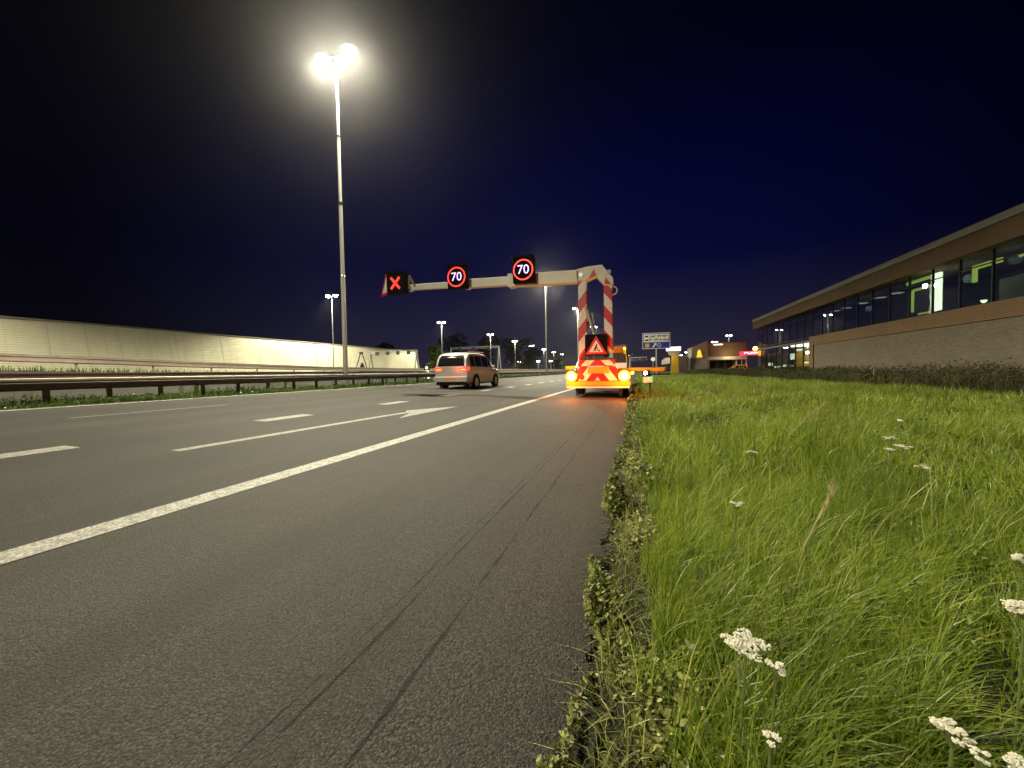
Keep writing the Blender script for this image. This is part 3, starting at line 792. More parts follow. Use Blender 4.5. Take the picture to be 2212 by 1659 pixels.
# ------------------------------------------------------------------ yarrow and dry stalks
def yarrow(px, py, z, rad, label, heads=9):
    g0 = float(ground_z(px, py))
    root = empty('yarrow', (px, py, g0), label, 'flower', 'white yarrow flowers in the verge')
    hgt = z - g0
    mb = MB(); mb.tube([(-.03, -.02, 0), (-.01, -.01, hgt * .6), (0, 0, hgt - .03)], [.003, .0028, .0025], 6)
    hp = []
    for q in range(heads):
        a = random.uniform(0, 6.28); r = rad * math.sqrt(random.random())
        p = (r * math.cos(a), r * math.sin(a), hgt - .25 * r + random.uniform(-.006, .006)); hp.append(p)
        mb.tube([(0, 0, hgt - .035), p], .0015, 5)
    for q in range(16):
        z = hgt * random.uniform(.25, .85); a = random.uniform(0, 6.28); l = random.uniform(.02, .045)
        mb.bar((-.012, -.008, z), (l * math.cos(a), l * math.sin(a), z + l * .7), .003, .0012)
    mb.build('stem', 'stem', root)
    fb = MB()
    for p in hp:
        for w in range(34):
            a = random.uniform(0, 6.28); r = rad * .36 * math.sqrt(random.random())
            s = random.uniform(.035, .06) * rad + .0011
            fb.dome((p[0] + r * math.cos(a), p[1] + r * math.sin(a), p[2] + random.uniform(0, .0025) - .22 * r), s, s * .6, 6, 2, down=False)
    fb.build('flower_head', 'petal', root, smooth=True)
for a in ((.20, .84, .47, .036, 'largest cream yarrow head in the near grass beside the shoulder', 16),
          (.235, .79, .465, .015, 'small yarrow head just right of and below the largest cream one', 7),
          (.37, 1.70, .47, .022, 'lone small yarrow head in the grass above the largest one, near the road edge', 8),
          (2.5, 4.87, .46, .05, 'farthest yarrow head on the right, highest of the four on the open grass', 9),
          (1.84, 3.66, .46, .045, 'yarrow head in the middle of the right grass, second highest of the cluster', 8),
          (1.72, 3.30, .46, .045, 'yarrow head right below another in the middle of the right grass', 8),
          (1.56, 3.12, .46, .035, 'leftmost pale yarrow head of the middle right cluster', 7),
          (1.45, 2.63, .46, .03, 'single yarrow head below the middle right cluster', 7),
          (.98, 1.39, .48, .022, 'yarrow head at the right edge of the photo, upper of two', 10),
          (.79, 1.11, .48, .028, 'wide yarrow head at the right edge of the photo, lower of two', 12),
          (.435, .715, .47, .017, 'yarrow head in the dark grass at bottom right, topmost of its group', 12),
          (.44, .675, .47, .009, 'tiny yarrow head between two larger ones at bottom right', 6),
          (.475, .68, .47, .014, 'yarrow head at bottom right nearest the corner', 11),
          (.19, .66, .44, .014, 'tiny yarrow head low in the near grass at bottom centre', 5),
          (.72, 2.9, .45, .03, 'small yarrow head by the grass edge in front of the dark clump', 6)):
    f = 1.13; yarrow(a[0] * f, a[1] * f, 1 - (1 - a[2]) * f, a[3] * f, a[4], a[5])
def stalk(px, py, h, lean, label):
    root = empty('dry_stalk', (px, py, float(ground_z(px, py))), label, 'dry stalk', 'dry stalks in the verge')
    t = .0022 + .0007 * py
    MB().tube([(0, 0, 0), (lean * .3, 0, h * .5), (lean, .03, h)], [t, t * .8, t * .5], 6).build('stem', 'straw', root)
    mb = MB()
    for q in range(12):
        z = h * random.uniform(.72, 1); x = lean * (z / h) ** 1.6; a = random.uniform(0, 6.28)
        mb.bar((x, 0, z), (x + .016 * math.cos(a), .016 * math.sin(a), z + .04), t * 1.1)
    mb.build('seed_head', 'straw', root)
stalk(.93, 15.1, .80, .04, 'tall straw-coloured stalk at the trailer corner, left of the others')
stalk(1.06, 8.8, .52, .02, 'short dry stalk on the left of the pair by the dark grass')
stalk(1.27, 8.4, .66, .08, 'taller dry stalk on the right of the pair by the dark grass')
stalk(1.6, 8.6, .62, .38, 'thin dry stalk leaning far to the right beside the pair')
stalk(1.5, 5.0, .60, .42, 'pale dry stalk leaning right in the middle of the verge grass')
stalk(.62, 1.9, .50, .16, 'dry stalk leaning right behind the lone small yarrow')
stalk(11.3, 24.0, 1.0, .03, 'pale upright stalk at the edge of the dark brush')

# ------------------------------------------------------------------ trees
def tree(name, x, y, z, h, w, nleaf, ls, m, label, trunk=.25, blobs=14, group=None, seed=0):
    rs = np.random.default_rng(seed + 11)
    root = empty(name, (x, y, z), label, 'tree', group)
    mb = MB(); mb.tube([(0, 0, 0), (.03 * h, 0, .3 * h), (0, .02 * h, .75 * h)], [h * .025, h * .018, h * .006], 8)
    cs = []
    for q in range(blobs):
        zz = rs.uniform(trunk, .95); rr = w / 2 * math.sin(math.pi * min(1, .25 + .75 * (1 - abs(zz - .5)))) * rs.uniform(.15, 1)
        a = rs.uniform(0, 6.28); c = (rr * math.cos(a), rr * math.sin(a), zz * h); cs.append(c)
        mb.tube([(0, 0, zz * h * .55), (c[0] * .6, c[1] * .6, c[2] * .85), c], [h * .010, h * .006, h * .002], 5)
    mb.build('trunk', 'bark', root)
    cs = np.array(cs); k = rs.integers(0, blobs, nleaf)
    d = rs.normal(size=(nleaf, 3)); d /= np.linalg.norm(d, axis=1)[:, None]
    rad = rs.uniform(.10, .24, blobs)[k] * w * rs.uniform(.35, 1, nleaf) ** .5
    c = cs[k] + d * rad[:, None] * np.array([1, 1, .8])
    leaves('crown', c, ls * rs.uniform(.6, 1.4, nleaf), m, root)
    return root
tree('tree', -48.5, 86.5, .85, 7.2, 5.4, 3600, .42, 'leaf', 'round green tree at the right end of the noise barrier, behind the car', seed=1, blobs=18)
GD = 'dark trees on the skyline'
for i, (x, y, h, w, lab) in enumerate(((-108, 150, 15, 15, 'dark treetop showing above the noise barrier behind the lamp pole'),
        (-92, 185, 19, 22, 'wide dark tree on the skyline behind the green tree'), (-76, 190, 21, 24, 'tallest dark tree on the skyline behind the silver car'),
        (-64, 200, 18, 20, 'dark tree on the skyline right of the car lamp'), (-56, 205, 12, 18, 'low dark tree closing the treeline right of the car'),
        (-66, 330, 14, 22, 'small far dark tree behind the yellow road board'), (-40, 360, 12, 22, 'small far dark tree left of the tall boom pole'))):
    tree('dark_tree', x, y, .8, h, w, 2600, .9, 'darkleaf', lab, group=GD, seed=20 + i, trunk=.12, blobs=20)

# ------------------------------------------------------------------ people carrier
def make_car(name, label, loc, paint='silver', L=4.75, W=.93, H=1.84, rz=0., cat_='car', group=None, lights=True):
    """rear of the car at local y=0, heading +y"""
    root = empty(name, loc, label, cat_, group, rz)
    st = [0, .10, .35, .9, 1.8, 2.7, 3.25, 3.75, 4.25, 4.6, L]
    st = [s * L / 4.75 for s in st]
    belt = [.98, 1.02, 1.04, 1.04, 1.03, 1.02, 1.01, .99, .93, .84, .74]
    top = [1.20, 1.55, 1.78, 1.83, H, 1.80, 1.60, 1.16, 1.02, .88, .76]
    hw = [.86, .90, .92, W, W, W, W, .92, .89, .83, .70]
    rw = [.74, .72, .72, .72, .72, .70, .68, .72, .74, .70, .62]
    bot = [.34, .27, .24, .22, .22, .22, .22, .22, .22, .25, .32]
    secs = []
    for y, b, t, w, r_, z0 in zip(st, belt, top, hw, rw, bot):
        half = [(w * .82, z0), (w * .97, z0 + .10), (w, .55), (w * .985, b), (r_ + .06, t - .10 if t - .10 > b else b + .5 * (t - b)), (r_ * .82, t - .012), (0, t + .012)]
        ring = [(x, y, z) for x, z in half] + [(-x, y, z) for x, z in half[:-1][::-1]]
        secs.append(ring)
    mb = MB(); n = len(secs[0])
    vs = [p for s_ in secs for p in s_]; fs = []
    for i in range(len(secs) - 1):
        for k in range(n): fs.append((i * n + k, i * n + (k + 1) % n, (i + 1) * n + (k + 1) % n, (i + 1) * n + k))
    fs.append(tuple(range(n))); fs.append(tuple((len(secs) - 1) * n + k for k in range(n)))
    mb.add(vs, fs); mb.build('body', paint, root, smooth=True)
    def lerp(a, b, t): return tuple(p + (q - p) * t for p, q in zip(a, b))
    for sgn, nm in ((1, 'side_window'), (-1, 'side_window')):
        for i0, i1 in ((2, 3), (3, 4), (4, 5), (5, 6)):
            def pt(i, t):
                a, b = secs[i][3], secs[i][4]; p = lerp(a, b, t); return (sgn * (p[0] + .012), p[1], p[2])
            q0, q1 = (pt(i0, .10), pt(i1, .10)), (pt(i0, .86), pt(i1, .86))
            g = .05
            a, b, c, d = q0[0], q0[1], q1[1], q1[0]
            a = (a[0], a[1] + g, a[2]); d = (d[0], d[1] + g, d[2]); b = (b[0], b[1] - g, b[2]); c = (c[0], c[1] - g, c[2])
            MB().add([a, b, c, d], [(0, 1, 2, 3)]).build(nm, 'carglass', root)
    MB().add([(-.72, -.014, 1.13), (.72, -.014, 1.13), (.70, -.012, 1.21), (-.70, -.012, 1.21), (.66, .082, 1.53), (-.66, .082, 1.53), (.60, .20, 1.665), (-.60, .20, 1.665)], [(0, 1, 2, 3), (3, 2, 4, 5), (5, 4, 6, 7)]).build('rear_window', 'carglass', root)
    f6, f7 = secs[6], secs[7]
    MB().add([(-.66, f7[5][1] - .06, f7[5][2] + .04), (.66, f7[5][1] - .06, f7[5][2] + .04), (.60, f6[5][1] + .03, f6[5][2] + .01), (-.60, f6[5][1] + .03, f6[5][2] + .01)], [(0, 1, 2, 3)]).build('windscreen', 'carglass', root)
    MB().box(-.88, .88, -.09, .06, .36, .62).build('rear_bumper', paint, root, bevel=.03)
    MB().box(-.80, .80, -.03, .10, .20, .35).build('rear_valance', 'black', root)
    MB().box(-.62, .62, -.004, .05, .985, 1.0).build('trim_strip', 'chrome', root)
    for s in (-1, 1):
        MB().add([(s * .50, -.02, .90), (s * .885, -.005, .90), (s * .925, .16, .92), (s * .925, .16, 1.06), (s * .885, .0, 1.08), (s * .50, -.02, 1.04),
                  ], [(0, 1, 4, 5), (1, 2, 3, 4)]).build('tail_light', 'tail' if lights else 'red', root)
        MB().box(s * .66 - .12, s * .66 + .12, -.032, -.012, .945, .985).build('turn_light', 'taily' if lights else 'plate', root)
        MB().bar((s * .70, .5, 1.86), (s * .68, 2.6, 1.87), .03).build('roof_rail', 'chrome', root)
        MB().box(s * .98 - .08, s * .98 + .08, 3.18, 3.34, 1.04, 1.20).build('mirror', paint, root, bevel=.03)
    MB().box(-.26, .26, -.105, -.091, .44, .55).build('number_plate', 'plate', root)
    for s in (-1, 1):
        for yy in (.95 * L / 4.75, 3.75 * L / 4.75):
            mb = MB()
            for r_, a0, a1 in ((.335, .74, .945),): mb.tube([(s * a0, yy, .335), (s * (a0 + .02), yy, .335), (s * (a1 - .03), yy, .335), (s * a1, yy, .335)], [r_ * .94, r_, r_, r_ * .93], 24)
            wh = mb.build('wheel', 'tyre', root, smooth=True)
            m2 = MB(); m2.tube([(s * .946, yy, .335), (s * .955, yy, .335)], .22, 20)
            m2.build('rim', 'rim', wh)
            MB().ring(0, 0, .405, .335, 0, .02, 28)
            ar = MB(); ar.ring(yy, .335, .41, .34, .93, .952, 28)
            ar.v = [(s * b, a, c) for a, b, c in ar.v]
            ar.build('wheel_arch', 'black', root)
    return root
car = make_car('people_carrier', 'silver people carrier with red tail lights driving in the middle lane', (-8.62, 17.0, .20))
light('tail_glow', car, (.3, -.35, .98), 5, (1, .06, .03), 'POINT', radius=.2)

# ------------------------------------------------------------------ signal trailer
TX, TY, TZ = -1.33, 14.0, .04
tr = empty('signal_trailer', (TX, TY, TZ), 'traffic signal trailer with red and white striped arch and long boom over the lanes', 'signal trailer')
M['st_left'] = stripes('red_white_left_post', -1.0, .78, .78, .10)
M['st_right'] = stripes('red_white_right_post', 1.0, .85, .74, .30)
M['chev'] = stripes('red_white_chevron', 1.0, .95, .62, .18, mirror=True)
M['chev2'] = stripes('red_white_low_chevron', 1.0, .75, .60, .05, mirror=True)
MB().box(-1.12, 1.12, -.02, .12, .40, .57).build('bumper', 'yellow', tr, bevel=.015)
MB().box(-1.10, 1.10, -.05, -.021, .34, .398).build('bumper_strip', 'signwhite', tr)
MB().box(-.42, .42, -.045, -.022, .43, .53).build('number_plate', 'plate', tr)
ch = MB(); ch.box(-1.0, 1.0, .13, 4.6, .46, .60); ch.bar((-.4, 4.6, .53), (0, 6.2, .53), .10); ch.bar((.4, 4.6, .53), (0, 6.2, .53), .10); ch.build('chassis', 'yellow', tr)
MB().box(-.95, .95, .16, 4.5, .604, .80).build('deck', 'yellow', tr)
MB().box(-.70, .70, .06, .13, .60, 1.10).build('chevron_board', 'chev2', tr)
MB().box(-.34, .40, .03, .058, .86, 1.10).build('cover_plate', 'yellow', tr)
MB().tube([(-.57, .058, .73), (-.57, .04, .73)], .10, 20).build('round_reflector', 'red', tr)
for s in (-1, 1):
    h = MB(); h.box(s * .92 - .15, s * .92 + .15, -.04, .12, .60, .90); h = h.build('light_housing', 'darkgrey', tr, bevel=.02)
    d = MB(); d.dome((0, 0, 0), .150, .05); d.v = [(s * .92 + x, -.041 + z, .755 + y) for x, y, z in d.v]; d.build('amber_light', 'amber', h, smooth=True)
    MB().ring(s * .92, .755, .205, .15, -.062, -.041, 28).build('halo_ring', 'amberhalo', h)  # glowing ring added to imitate the orange flare round the lamp
    light('amber_glow', tr, (s * .92, -.42, .755), 105, (1, .19, .010), 'POINT', radius=.10)
    for yy in (2.0, 2.8):
        w = MB(); w.tube([(s * .80, yy, .33), (s * 1.02, yy, .33)], .33, 22); w = w.build('wheel', 'tyre', tr)
        MB().tube([(s * 1.022, yy, .33), (s * 1.03, yy, .33)], .19, 18).build('rim', 'rim', w)
    MB().box(s * .98 - .16, s * .98 + .16, 1.6, 3.25, .70, .74).build('mudguard', 'darkgrey', tr)
    MB().box(s * .78 - .04, s * .78 + .04, .3, .5, .04, .45).build('support_leg', 'darkgrey', tr)
MB().dome((0, 0, 0), .05, .04).build
d = MB(); d.dome((0, 0, 0), .055, .03); d.v = [(1.19 + x, .04 + z, .86 + y) for x, y, z in d.v]; d.build('marker_light', 'amberdim', tr, smooth=True)
# striped arch
MB().box(-.68, -.38, .20, .50, .80, 4.22).build('left_post', 'st_left', tr, bevel=.012)
MB().box(.23, .52, .20, .50, .80, 3.98).build('right_post', 'st_right', tr, bevel=.012)
arch = [(-.72, 4.22), (-.36, 4.22), (-.05, 4.34), (.23, 4.02), (.23, 3.984), (.56, 3.984), (.56, 4.22), (.18, 4.72), (-.30, 4.70), (-.72, 4.64)]
MB().prism(arch, 'y', .16, .54).build('arch_head', 'boom', tr, bevel=.01)
for p in ([(-.30, 4.26), (-.02, 4.37), (-.10, 4.58)], [(.26, 4.03), (.50, 4.0), (.30, 4.26)]): MB().prism(p, 'y', .135, .157).build('arch_chevron', 'red', tr)
mb = MB()
for cx, cz in ((-.56, 4.42), (.42, 4.44)): mb.tube([(cx, .155, cz), (cx, .125, cz)], .075, 18)
mb.build('pivot_pin', 'chrome', tr)
# telescopic boom in three sections, rising slightly to the left
def boomz(x): return 4.40 - (x + .7) * .028
for (a, b, h, w, nm) in ((-.66, -3.3, .44, .40, 'boom_section'), (-3.3, -5.2, .33, .30, 'boom_section'), (-5.2, -7.75, .23, .20, 'boom_section')):
    MB().bar((a, .36, boomz(a)), (b, .36, boomz(b)), w, h).build(nm, 'boom', tr, bevel=.012)
for a, h in ((-3.3, .50), (-5.2, .38)):
    MB().bar((a - .05, .36, boomz(a)), (a + .12, .36, boomz(a)), .44, h).build('boom_collar', 'boom', tr)
# lane signals
def lane_signal(cx, cz, w, h, what):
    b = MB().box(cx - w / 2, cx + w / 2, -.16, .13, cz - h / 2, cz + h / 2).build('lane_signal', 'black', tr, bevel=.02)
    MB().box(cx - w / 2 - .03, cx + w / 2 + .03, -.34, -.161, cz + h / 2 - .02, cz + h / 2 + .01).build('visor', 'black', b)
    MB().bar((cx + .30 * w, .25, cz - h * .3), (cx + .30 * w, .12, cz - h * .3), .12, .3).build('bracket', 'darkgrey', b)
    if what == 'X':
        q = MB()
        for s in (-1, 1): q.bar((cx - .21, -.172, cz - s * .22), (cx + .21, -.172, cz + s * .22), .02, .085, (0, 1, 0)) if False else q.prism([(cx - .24, cz - s * .20), (cx - .17, cz - s * .26), (cx + .24, cz + s * .20), (cx + .17, cz + s * .26)], 'y', -.178, -.164)
        q.build('red_cross', 'ledred', b)
    else:
        MB().ring(cx, cz, .385, .338, -.18, -.164, 48).build('red_ring', 'ledred', b)
        text('numeral', '70', .47, (cx, -.170, cz - .005), 'ledwhite', b, .006)
    return b
lane_signal(-2.64, 4.735, .82, .94, '70')
lane_signal(-5.36, 4.715, .80, .90, '70')
lane_signal(-8.15, 4.715, .86, .88, 'X')
mb = MB()
for p, q in (((-7.73, .25, boomz(-7.75)), (-7.93, .1, 4.38)), ((-7.76, .2, 4.52), (-7.64, .1, 5.05)), ((-7.64, .1, 5.05), (-7.48, .25, 4.60)), ((-7.50, .2, 4.42), (-7.76, .2, 4.42))): mb.bar(p, q, .07)
mb.build('end_bracket', 'galv', tr)
# end triangle, turned sideways at the tip of the boom
def sign_tri(nm, c, s, yaw_, parent, worker=False, y_off=0.):
    cs, sn = math.cos(yaw_), math.sin(yaw_)
    def T(x, z, o): return (c[0] + x * cs - o * sn, c[1] + x * sn + o * cs, c[2] + z)
    def tri(r_): return [(-r_ * .577 * 1.0, -r_ / 3), (r_ * .577, -r_ / 3), (0, 2 * r_ / 3)]
    def pr(poly, o0, o1):
        n = len(poly); mb = MB()
        mb.add([T(x, z, o0) for x, z in poly] + [T(x, z, o1) for x, z in poly], [tuple(range(n)), tuple(range(2 * n - 1, n - 1, -1))] + [(i, i + n, (i + 1) % n + n, (i + 1) % n) for i in range(n)])
        return mb
    a = pr(tri(s), -.015, .0).build(nm, 'red', parent)
    pr(tri(s * .66), -.021, -.0155).build('white_field', 'signwhite', a)
    if worker:
        q = MB()
        for poly in ([(-.105, -.12), (-.075, -.12), (-.03, -.02), (-.05, .0)], [(-.02, -.12), (.0, -.12), (.0, -.03), (-.04, .0)],
                     [(-.06, -.02), (.0, -.02), (.03, .07), (-.02, .08)], [(.0, .06), (.075, -.05), (.065, -.065), (-.005, .03)],
                     [(.03, .0), (.05, .0), (.10, -.12), (.085, -.12)], [(.06, -.12), (.15, -.12), (.11, -.06)]):
            n = len(poly); k = s / .66
            poly = [(x * k, z * k) for x, z in poly]
            q.add([T(x, z, -.026) for x, z in poly] + [T(x, z, -.0215) for x, z in poly], [tuple(range(n)), tuple(range(2 * n - 1, n - 1, -1))] + [(i, i + n, (i + 1) % n + n, (i + 1) % n) for i in range(n)])
        hd = [(.02 + .028 * math.cos(t), .105 + .028 * math.sin(t)) for t in np.linspace(0, 6.28, 13)[:-1]]
        n = len(hd); hd = [(x * s / .66, z * s / .66) for x, z in hd]
        q.add([T(x, z, -.026) for x, z in hd] + [T(x, z, -.0215) for x, z in hd], [tuple(range(n)), tuple(range(2 * n - 1, n - 1, -1))] + [(i, i + n, (i + 1) % n + n, (i + 1) % n) for i in range(n)])
        q.build('digger_symbol', 'black', a)
    return a
sign_tri('end_warning_triangle', (-8.80, .16, 4.66), 1.0, R(-30), tr, False)
# roadworks panel
wp = MB().box(-.43, .36, .02, .06, 1.49, 2.25).build('warning_panel', 'black', tr)
sign_tri('warning_triangle', (-.035, .018, 1.76), .66, 0., wp, True)
MB().box(-.62, .62, .04, .12, 1.34, 1.40).build('panel_rail', 'darkgrey', tr)
MB().box(-.66, .60, .10, .16, 1.13, 1.335).build('upper_chevron_board', 'chev', tr)
# hydraulic ram, hose
MB().tube([(-.40, .14, 3.28), (-.30, .14, 2.75)], .05, 12).build('ram_sleeve', 'yellow', tr)
MB().tube([(-.36, .12, 3.15), (-.12, .12, 2.30)], .055, 14).build('ram_tube', 'galv', tr, smooth=True)
mb = MB(); mb.tube([(-.06, .13, 2.27), (-.16, .13, 3.02)], .025, 10); mb.build('ram_rod', 'chrome', tr)
hp = [(.52 + .17 * math.sin(t), .3, 3.80 - .17 * math.cos(t) * .9) for t in np.linspace(-.2, 3.3, 14)]
MB().tube(hp, .022, 8).build('hose_loop', 'white', tr, smooth=True)
# outrigger with control box
MB().box(.60, 2.30, .22, .36, .92, 1.04).build('outrigger_arm', 'yellow', tr, bevel=.01)
MB().box(1.78, 2.24, .10, .217, .90, 1.02).build('control_box', 'signyel', tr, bevel=.01)
MB().box(1.72, 2.42, .18, .42, .78, .82).build('outrigger_foot_plate', 'black', tr)
MB().box(1.74, 1.80, .24, .32, .02, .78).build('outrigger_leg', 'darkgrey', tr)
h = MB().box(1.52, 1.76, .04, .12, .72, .92).build('status_lamp_housing', 'black', tr, bevel=.01)
d = MB(); d.dome((0, 0, 0), .06, .03); d.v = [(1.62 + x, .039 + z, .845 + y) for x, y, z in d.v]; d.build('status_lamp', 'bowlw', h, smooth=True)
MB().box(1.55, 1.86, .05, .16, .52, .715).build('battery_box', 'signwhite', tr)
MB().box(1.72, 1.84, .035, .049, .60, .70).build('green_lamp', 'greenled', tr)

# ------------------------------------------------------------------ work truck ahead of the trailer
tk = empty('work_truck', (-1.5, 21.5, .04), 'dark orange work truck with an amber roof beacon, parked ahead of the trailer', 'truck')
MB().box(-1.0, 1.0, 0, 2.6, .55, 1.0).build('load_bed', 'orange', tk, bevel=.02)
MB().box(-1.0, 1.0, -.05, -.002, 1.0, 1.35).build('tailgate', 'signwhite', tk)
MB().prism([(2.7, .6), (4.6, .6), (4.6, 1.1), (4.1, 1.35), (3.75, 2.15), (2.7, 2.2)], 'x', -.98, .98).build('cab', 'yellow', tk, bevel=.03)
MB().box(-.75, .75, 2.68, 2.697, 1.45, 2.0).build('rear_window', 'carglass', tk)
for s in (-1, 1):
    for yy in (.9, 3.9):
        w = MB(); w.tube([(s * .78, yy, .40), (s * 1.0, yy, .40)], .40, 22); w = w.build('wheel', 'tyre', tk)
        MB().tube([(s * 1.002, yy, .40), (s * 1.012, yy, .40)], .22, 16).build('rim', 'rim', w)
    MB().box(s * .82 - .10, s * .82 + .10, -.07, -.052, .66, .82).build('tail_light', 'tail', tk)
mb = MB(); mb.bar((.45, 1.2, 1.0), (.30, 1.2, 2.3), .12); mb.bar((.30, 1.2, 2.3), (.95, 1.0, 2.35), .10); mb.bar((.95, 1.0, 2.35), (1.02, .9, 1.7), .08); mb.build('loader_crane', 'darkgrey', tk)
MB().box(.30, .80, .6, 1.05, 1.9, 2.25).build('crane_cover', 'orange', tk, bevel=.03)
light('tail_glow', tk, (.5, -.5, 1.15), 9, (1, .04, .02), 'POINT', radius=.15)
bc = MB().tube([(.80, 2.9, 2.2), (.80, 2.9, 2.34)], .09, 14).build('beacon', 'amberdim', tk)
light('beacon_glow', tk, (.80, 2.55, 2.55), 22, (1, .36, .04), 'POINT', radius=.08)
MB().box(-.9, .9, 1.9, 2.5, 1.0, 1.9).build('equipment_box', 'darkgrey', tk, bevel=.02)

# ------------------------------------------------------------------ direction sign
ds = empty('direction_sign', (2.35, 50, -.02), 'white and blue direction sign on one post reading Lage Weide and De Wetering', 'road sign')
MB().box(-1.68, 1.52, -.03, .03, 3.52, 5.50).build('sign_board', 'signblue', ds, bevel=.02)
mb = MB()
for a in ((-1.66, 1.50, 5.41, 5.47), (-1.66, 1.50, 3.55, 3.61), (-1.66, -1.60, 3.61, 5.41), (1.44, 1.50, 3.61, 5.41)): mb.box(a[0], a[1], -.036, -.031, a[2], a[3])
mb.build('sign_border', 'signwhite', ds)
MB().box(-1.50, 1.34, -.036, -.031, 4.35, 5.33).build('white_panel', 'signwhite', ds)
text('place_name', 'Lage Weide', .42, (.20, -.040, 5.07), 'black', ds, .003, bold=.012)
text('place_name', 'De Wetering', .42, (.20, -.040, 4.62), 'black', ds, .003, bold=.012)
for z in (5.05, 4.60):
    mb = MB(); mb.prism([(-1.36, z - .09), (-.98, z - .09), (-.98, z + .02), (-1.08, z + .10), (-1.28, z + .10), (-1.36, z + .02)], 'y', -.040, -.0365); mb.build('place_pictogram', 'black', ds)
MB().box(-1.35, -.85, -.036, -.031, 3.72, 4.20).build('exit_symbol', 'signyel', ds)
mb = MB(); mb.prism([(-.55, 3.74), (-.35, 3.74), (-.14, 4.02), (-.04, 3.92), (-.04, 4.22), (-.34, 4.22), (-.24, 4.12)], 'y', -.036, -.031); mb.ring(.28, 3.97, .21, .16, -.036, -.031, 24); mb.build('exit_arrow', 'signwhite', ds)
MB().tube([(-.05, .10, 0), (-.05, .10, 5.3)], .10, 12).build('post', 'galv', ds, smooth=True)

# ------------------------------------------------------------------ office building
OX = 22.0
ob = empty('office_building', (OX, 40, .0), 'long office building with glass band under a wood-tone fascia and brick base', 'building')
def at(y): return y - 40
Y0, YB, Y1 = -4.0, 60.0, 85.0
MB().box(0, 12, at(Y0), at(YB), -.2, 3.87).build('brick_base', 'brick', ob)
MB().box(-.12, 12, at(Y0), at(YB) , 3.872, 5.0).build('spandrel', 'spandrel', ob)
MB().box(-.12, .6, at(YB) + .003, at(YB) + 1.2, -.2, 5.0).build('corner_frame', 'spandrel', ob)
MB().box(-.60, 12.5, at(Y0), at(Y1) + .5, 8.48, 9.76).build('fascia', 'fascia', ob)
MB().box(-.72, 12.6, at(Y0), at(Y1) + .62, 9.763, 10.25).build('roof_edge', 'cap', ob)
MB().prism([(-.5, 10.252), (12.4, 10.252), (12.4, 12.6), (8.0, 12.7)], 'y', at(Y0), at(Y1) + .3).build('roof', 'roofmetal', ob)
MB().box(.05, 11.9, at(YB) + 1.25, at(Y1), 4.30, 4.62).build('floor_slab', 'interior', ob)
MB().box(7.0, 7.2, at(Y0), at(Y1), 5.0, 8.45).build('interior_wall', 'interior', ob)
MB().box(7.0, 7.2, at(YB) + 1.3, at(Y1), 0, 4.28).build('interior_wall', 'interior', ob)
ygl = np.arange(Y0, Y1, 2.7)
for k, a in enumerate(ygl):
    b = min(a + 2.7, Y1)
    if a < 20: continue
    w = MB(); w.box(.16, .18, at(a) + .05, at(b) - .05, 5.003, 8.477); w = w.build('window', 'glass', ob)
    fr = MB(); fr.box(.10, .24, at(a) - .05, at(a) + .05, 5.003, 8.477); fr.box(.11, .23, at(a) + .05, at(b) - .05, 7.62, 7.68); fr.build('window_frame', 'mull', w)
for a in np.arange(YB + 1.2, Y1, 2.7):
    b = min(a + 2.7, Y1)
    w = MB(); w.box(.16, .18, at(a) + .05, at(b) - .05, .3, 4.9); w = w.build('ground_floor_window', 'glass', ob)
    fr = MB(); fr.box(.10, .24, at(a) - .05, at(a) + .05, .3, 4.9); fr.box(.11, .23, at(a) + .05, at(b) - .05, 4.86, 4.99); fr.build('window_frame', 'mull', w)
# lit rooms
for a, z in ((46.5, 7.9), (49.2, 7.95), (52.4, 7.9), (55.8, 7.9), (58.5, 7.95), (29.6, 7.9)):
    MB().box(1.4, 2.2, at(a), at(a) + .7, z, z + .06).build('ceiling_light', 'roomdim', ob)
light('room_light', ob, (2.0, at(52), 7.2), 16, (.95, 1, .8), 'POINT', radius=.3)
mb = MB(); mb.box(.55, .75, at(39.2), at(40.1), 5.3, 8.25); mb.build('light_strip', 'roomwhite', ob)
mb = MB(); mb.box(.8, .9, at(42.7), at(42.95), 5.6, 7.5); mb.box(.8, .9, at(40.4), at(42.7), 7.35, 7.55); mb.box(.8, .9, at(40.2), at(43.6), 8.05, 8.3); mb.box(.9, 1.0, at(40.2), at(42.2), 5.3, 5.42); mb.build('light_frame', 'roomlight', ob)
mb = MB(); mb.box(.6, .7, at(33.9), at(36.2), 7.62, 7.92); mb.box(.6, .7, at(35.85), at(36.2), 6.75, 7.62); mb.build('light_frame', 'roomlight', ob)
mb = MB(); mb.box(.6, .7, at(32.2), at(32.7), 7.6, 7.8); mb.box(.6, .7, at(31.0), at(31.6), 7.55, 7.68); mb.build('light_strip', 'roomlight', ob)
MB().box(2.2, 2.3, at(30.5), at(36.4), 5.0, 6.9).build('office_partition', 'greyclad', ob)
light('room_light', ob, (1.6, at(38.2), 7.4), 30, (.95, 1, .7), 'POINT', radius=.3)
light('room_light', ob, (1.3, at(34), 7.7), 14, (.9, 1, .8), 'POINT', radius=.3)
d = MB(); d.dome((.5, at(35.0), 5.35), .16, .2); d.build('desk_lamp', 'roomwhite', ob)
mb = MB(); mb.box(.9, 1.0, at(61.6), at(63.2), 2.2, 3.5); mb.build('lit_poster', 'shoplight', ob)
mb = MB()
for a, b, z0, z1 in ((64.2, 65.0, 3.6, 3.9), (66.2, 68.5, 3.4, 3.7), (69.5, 71, 2.2, 3.1), (73, 74.5, 1.1, 1.4), (75.5, 78.5, .9, 1.2), (79.5, 81.5, 1.3, 1.9), (63.5, 65.5, 1.55, 1.75)): mb.box(.9, 1.0, at(a), at(b), z0, z1)
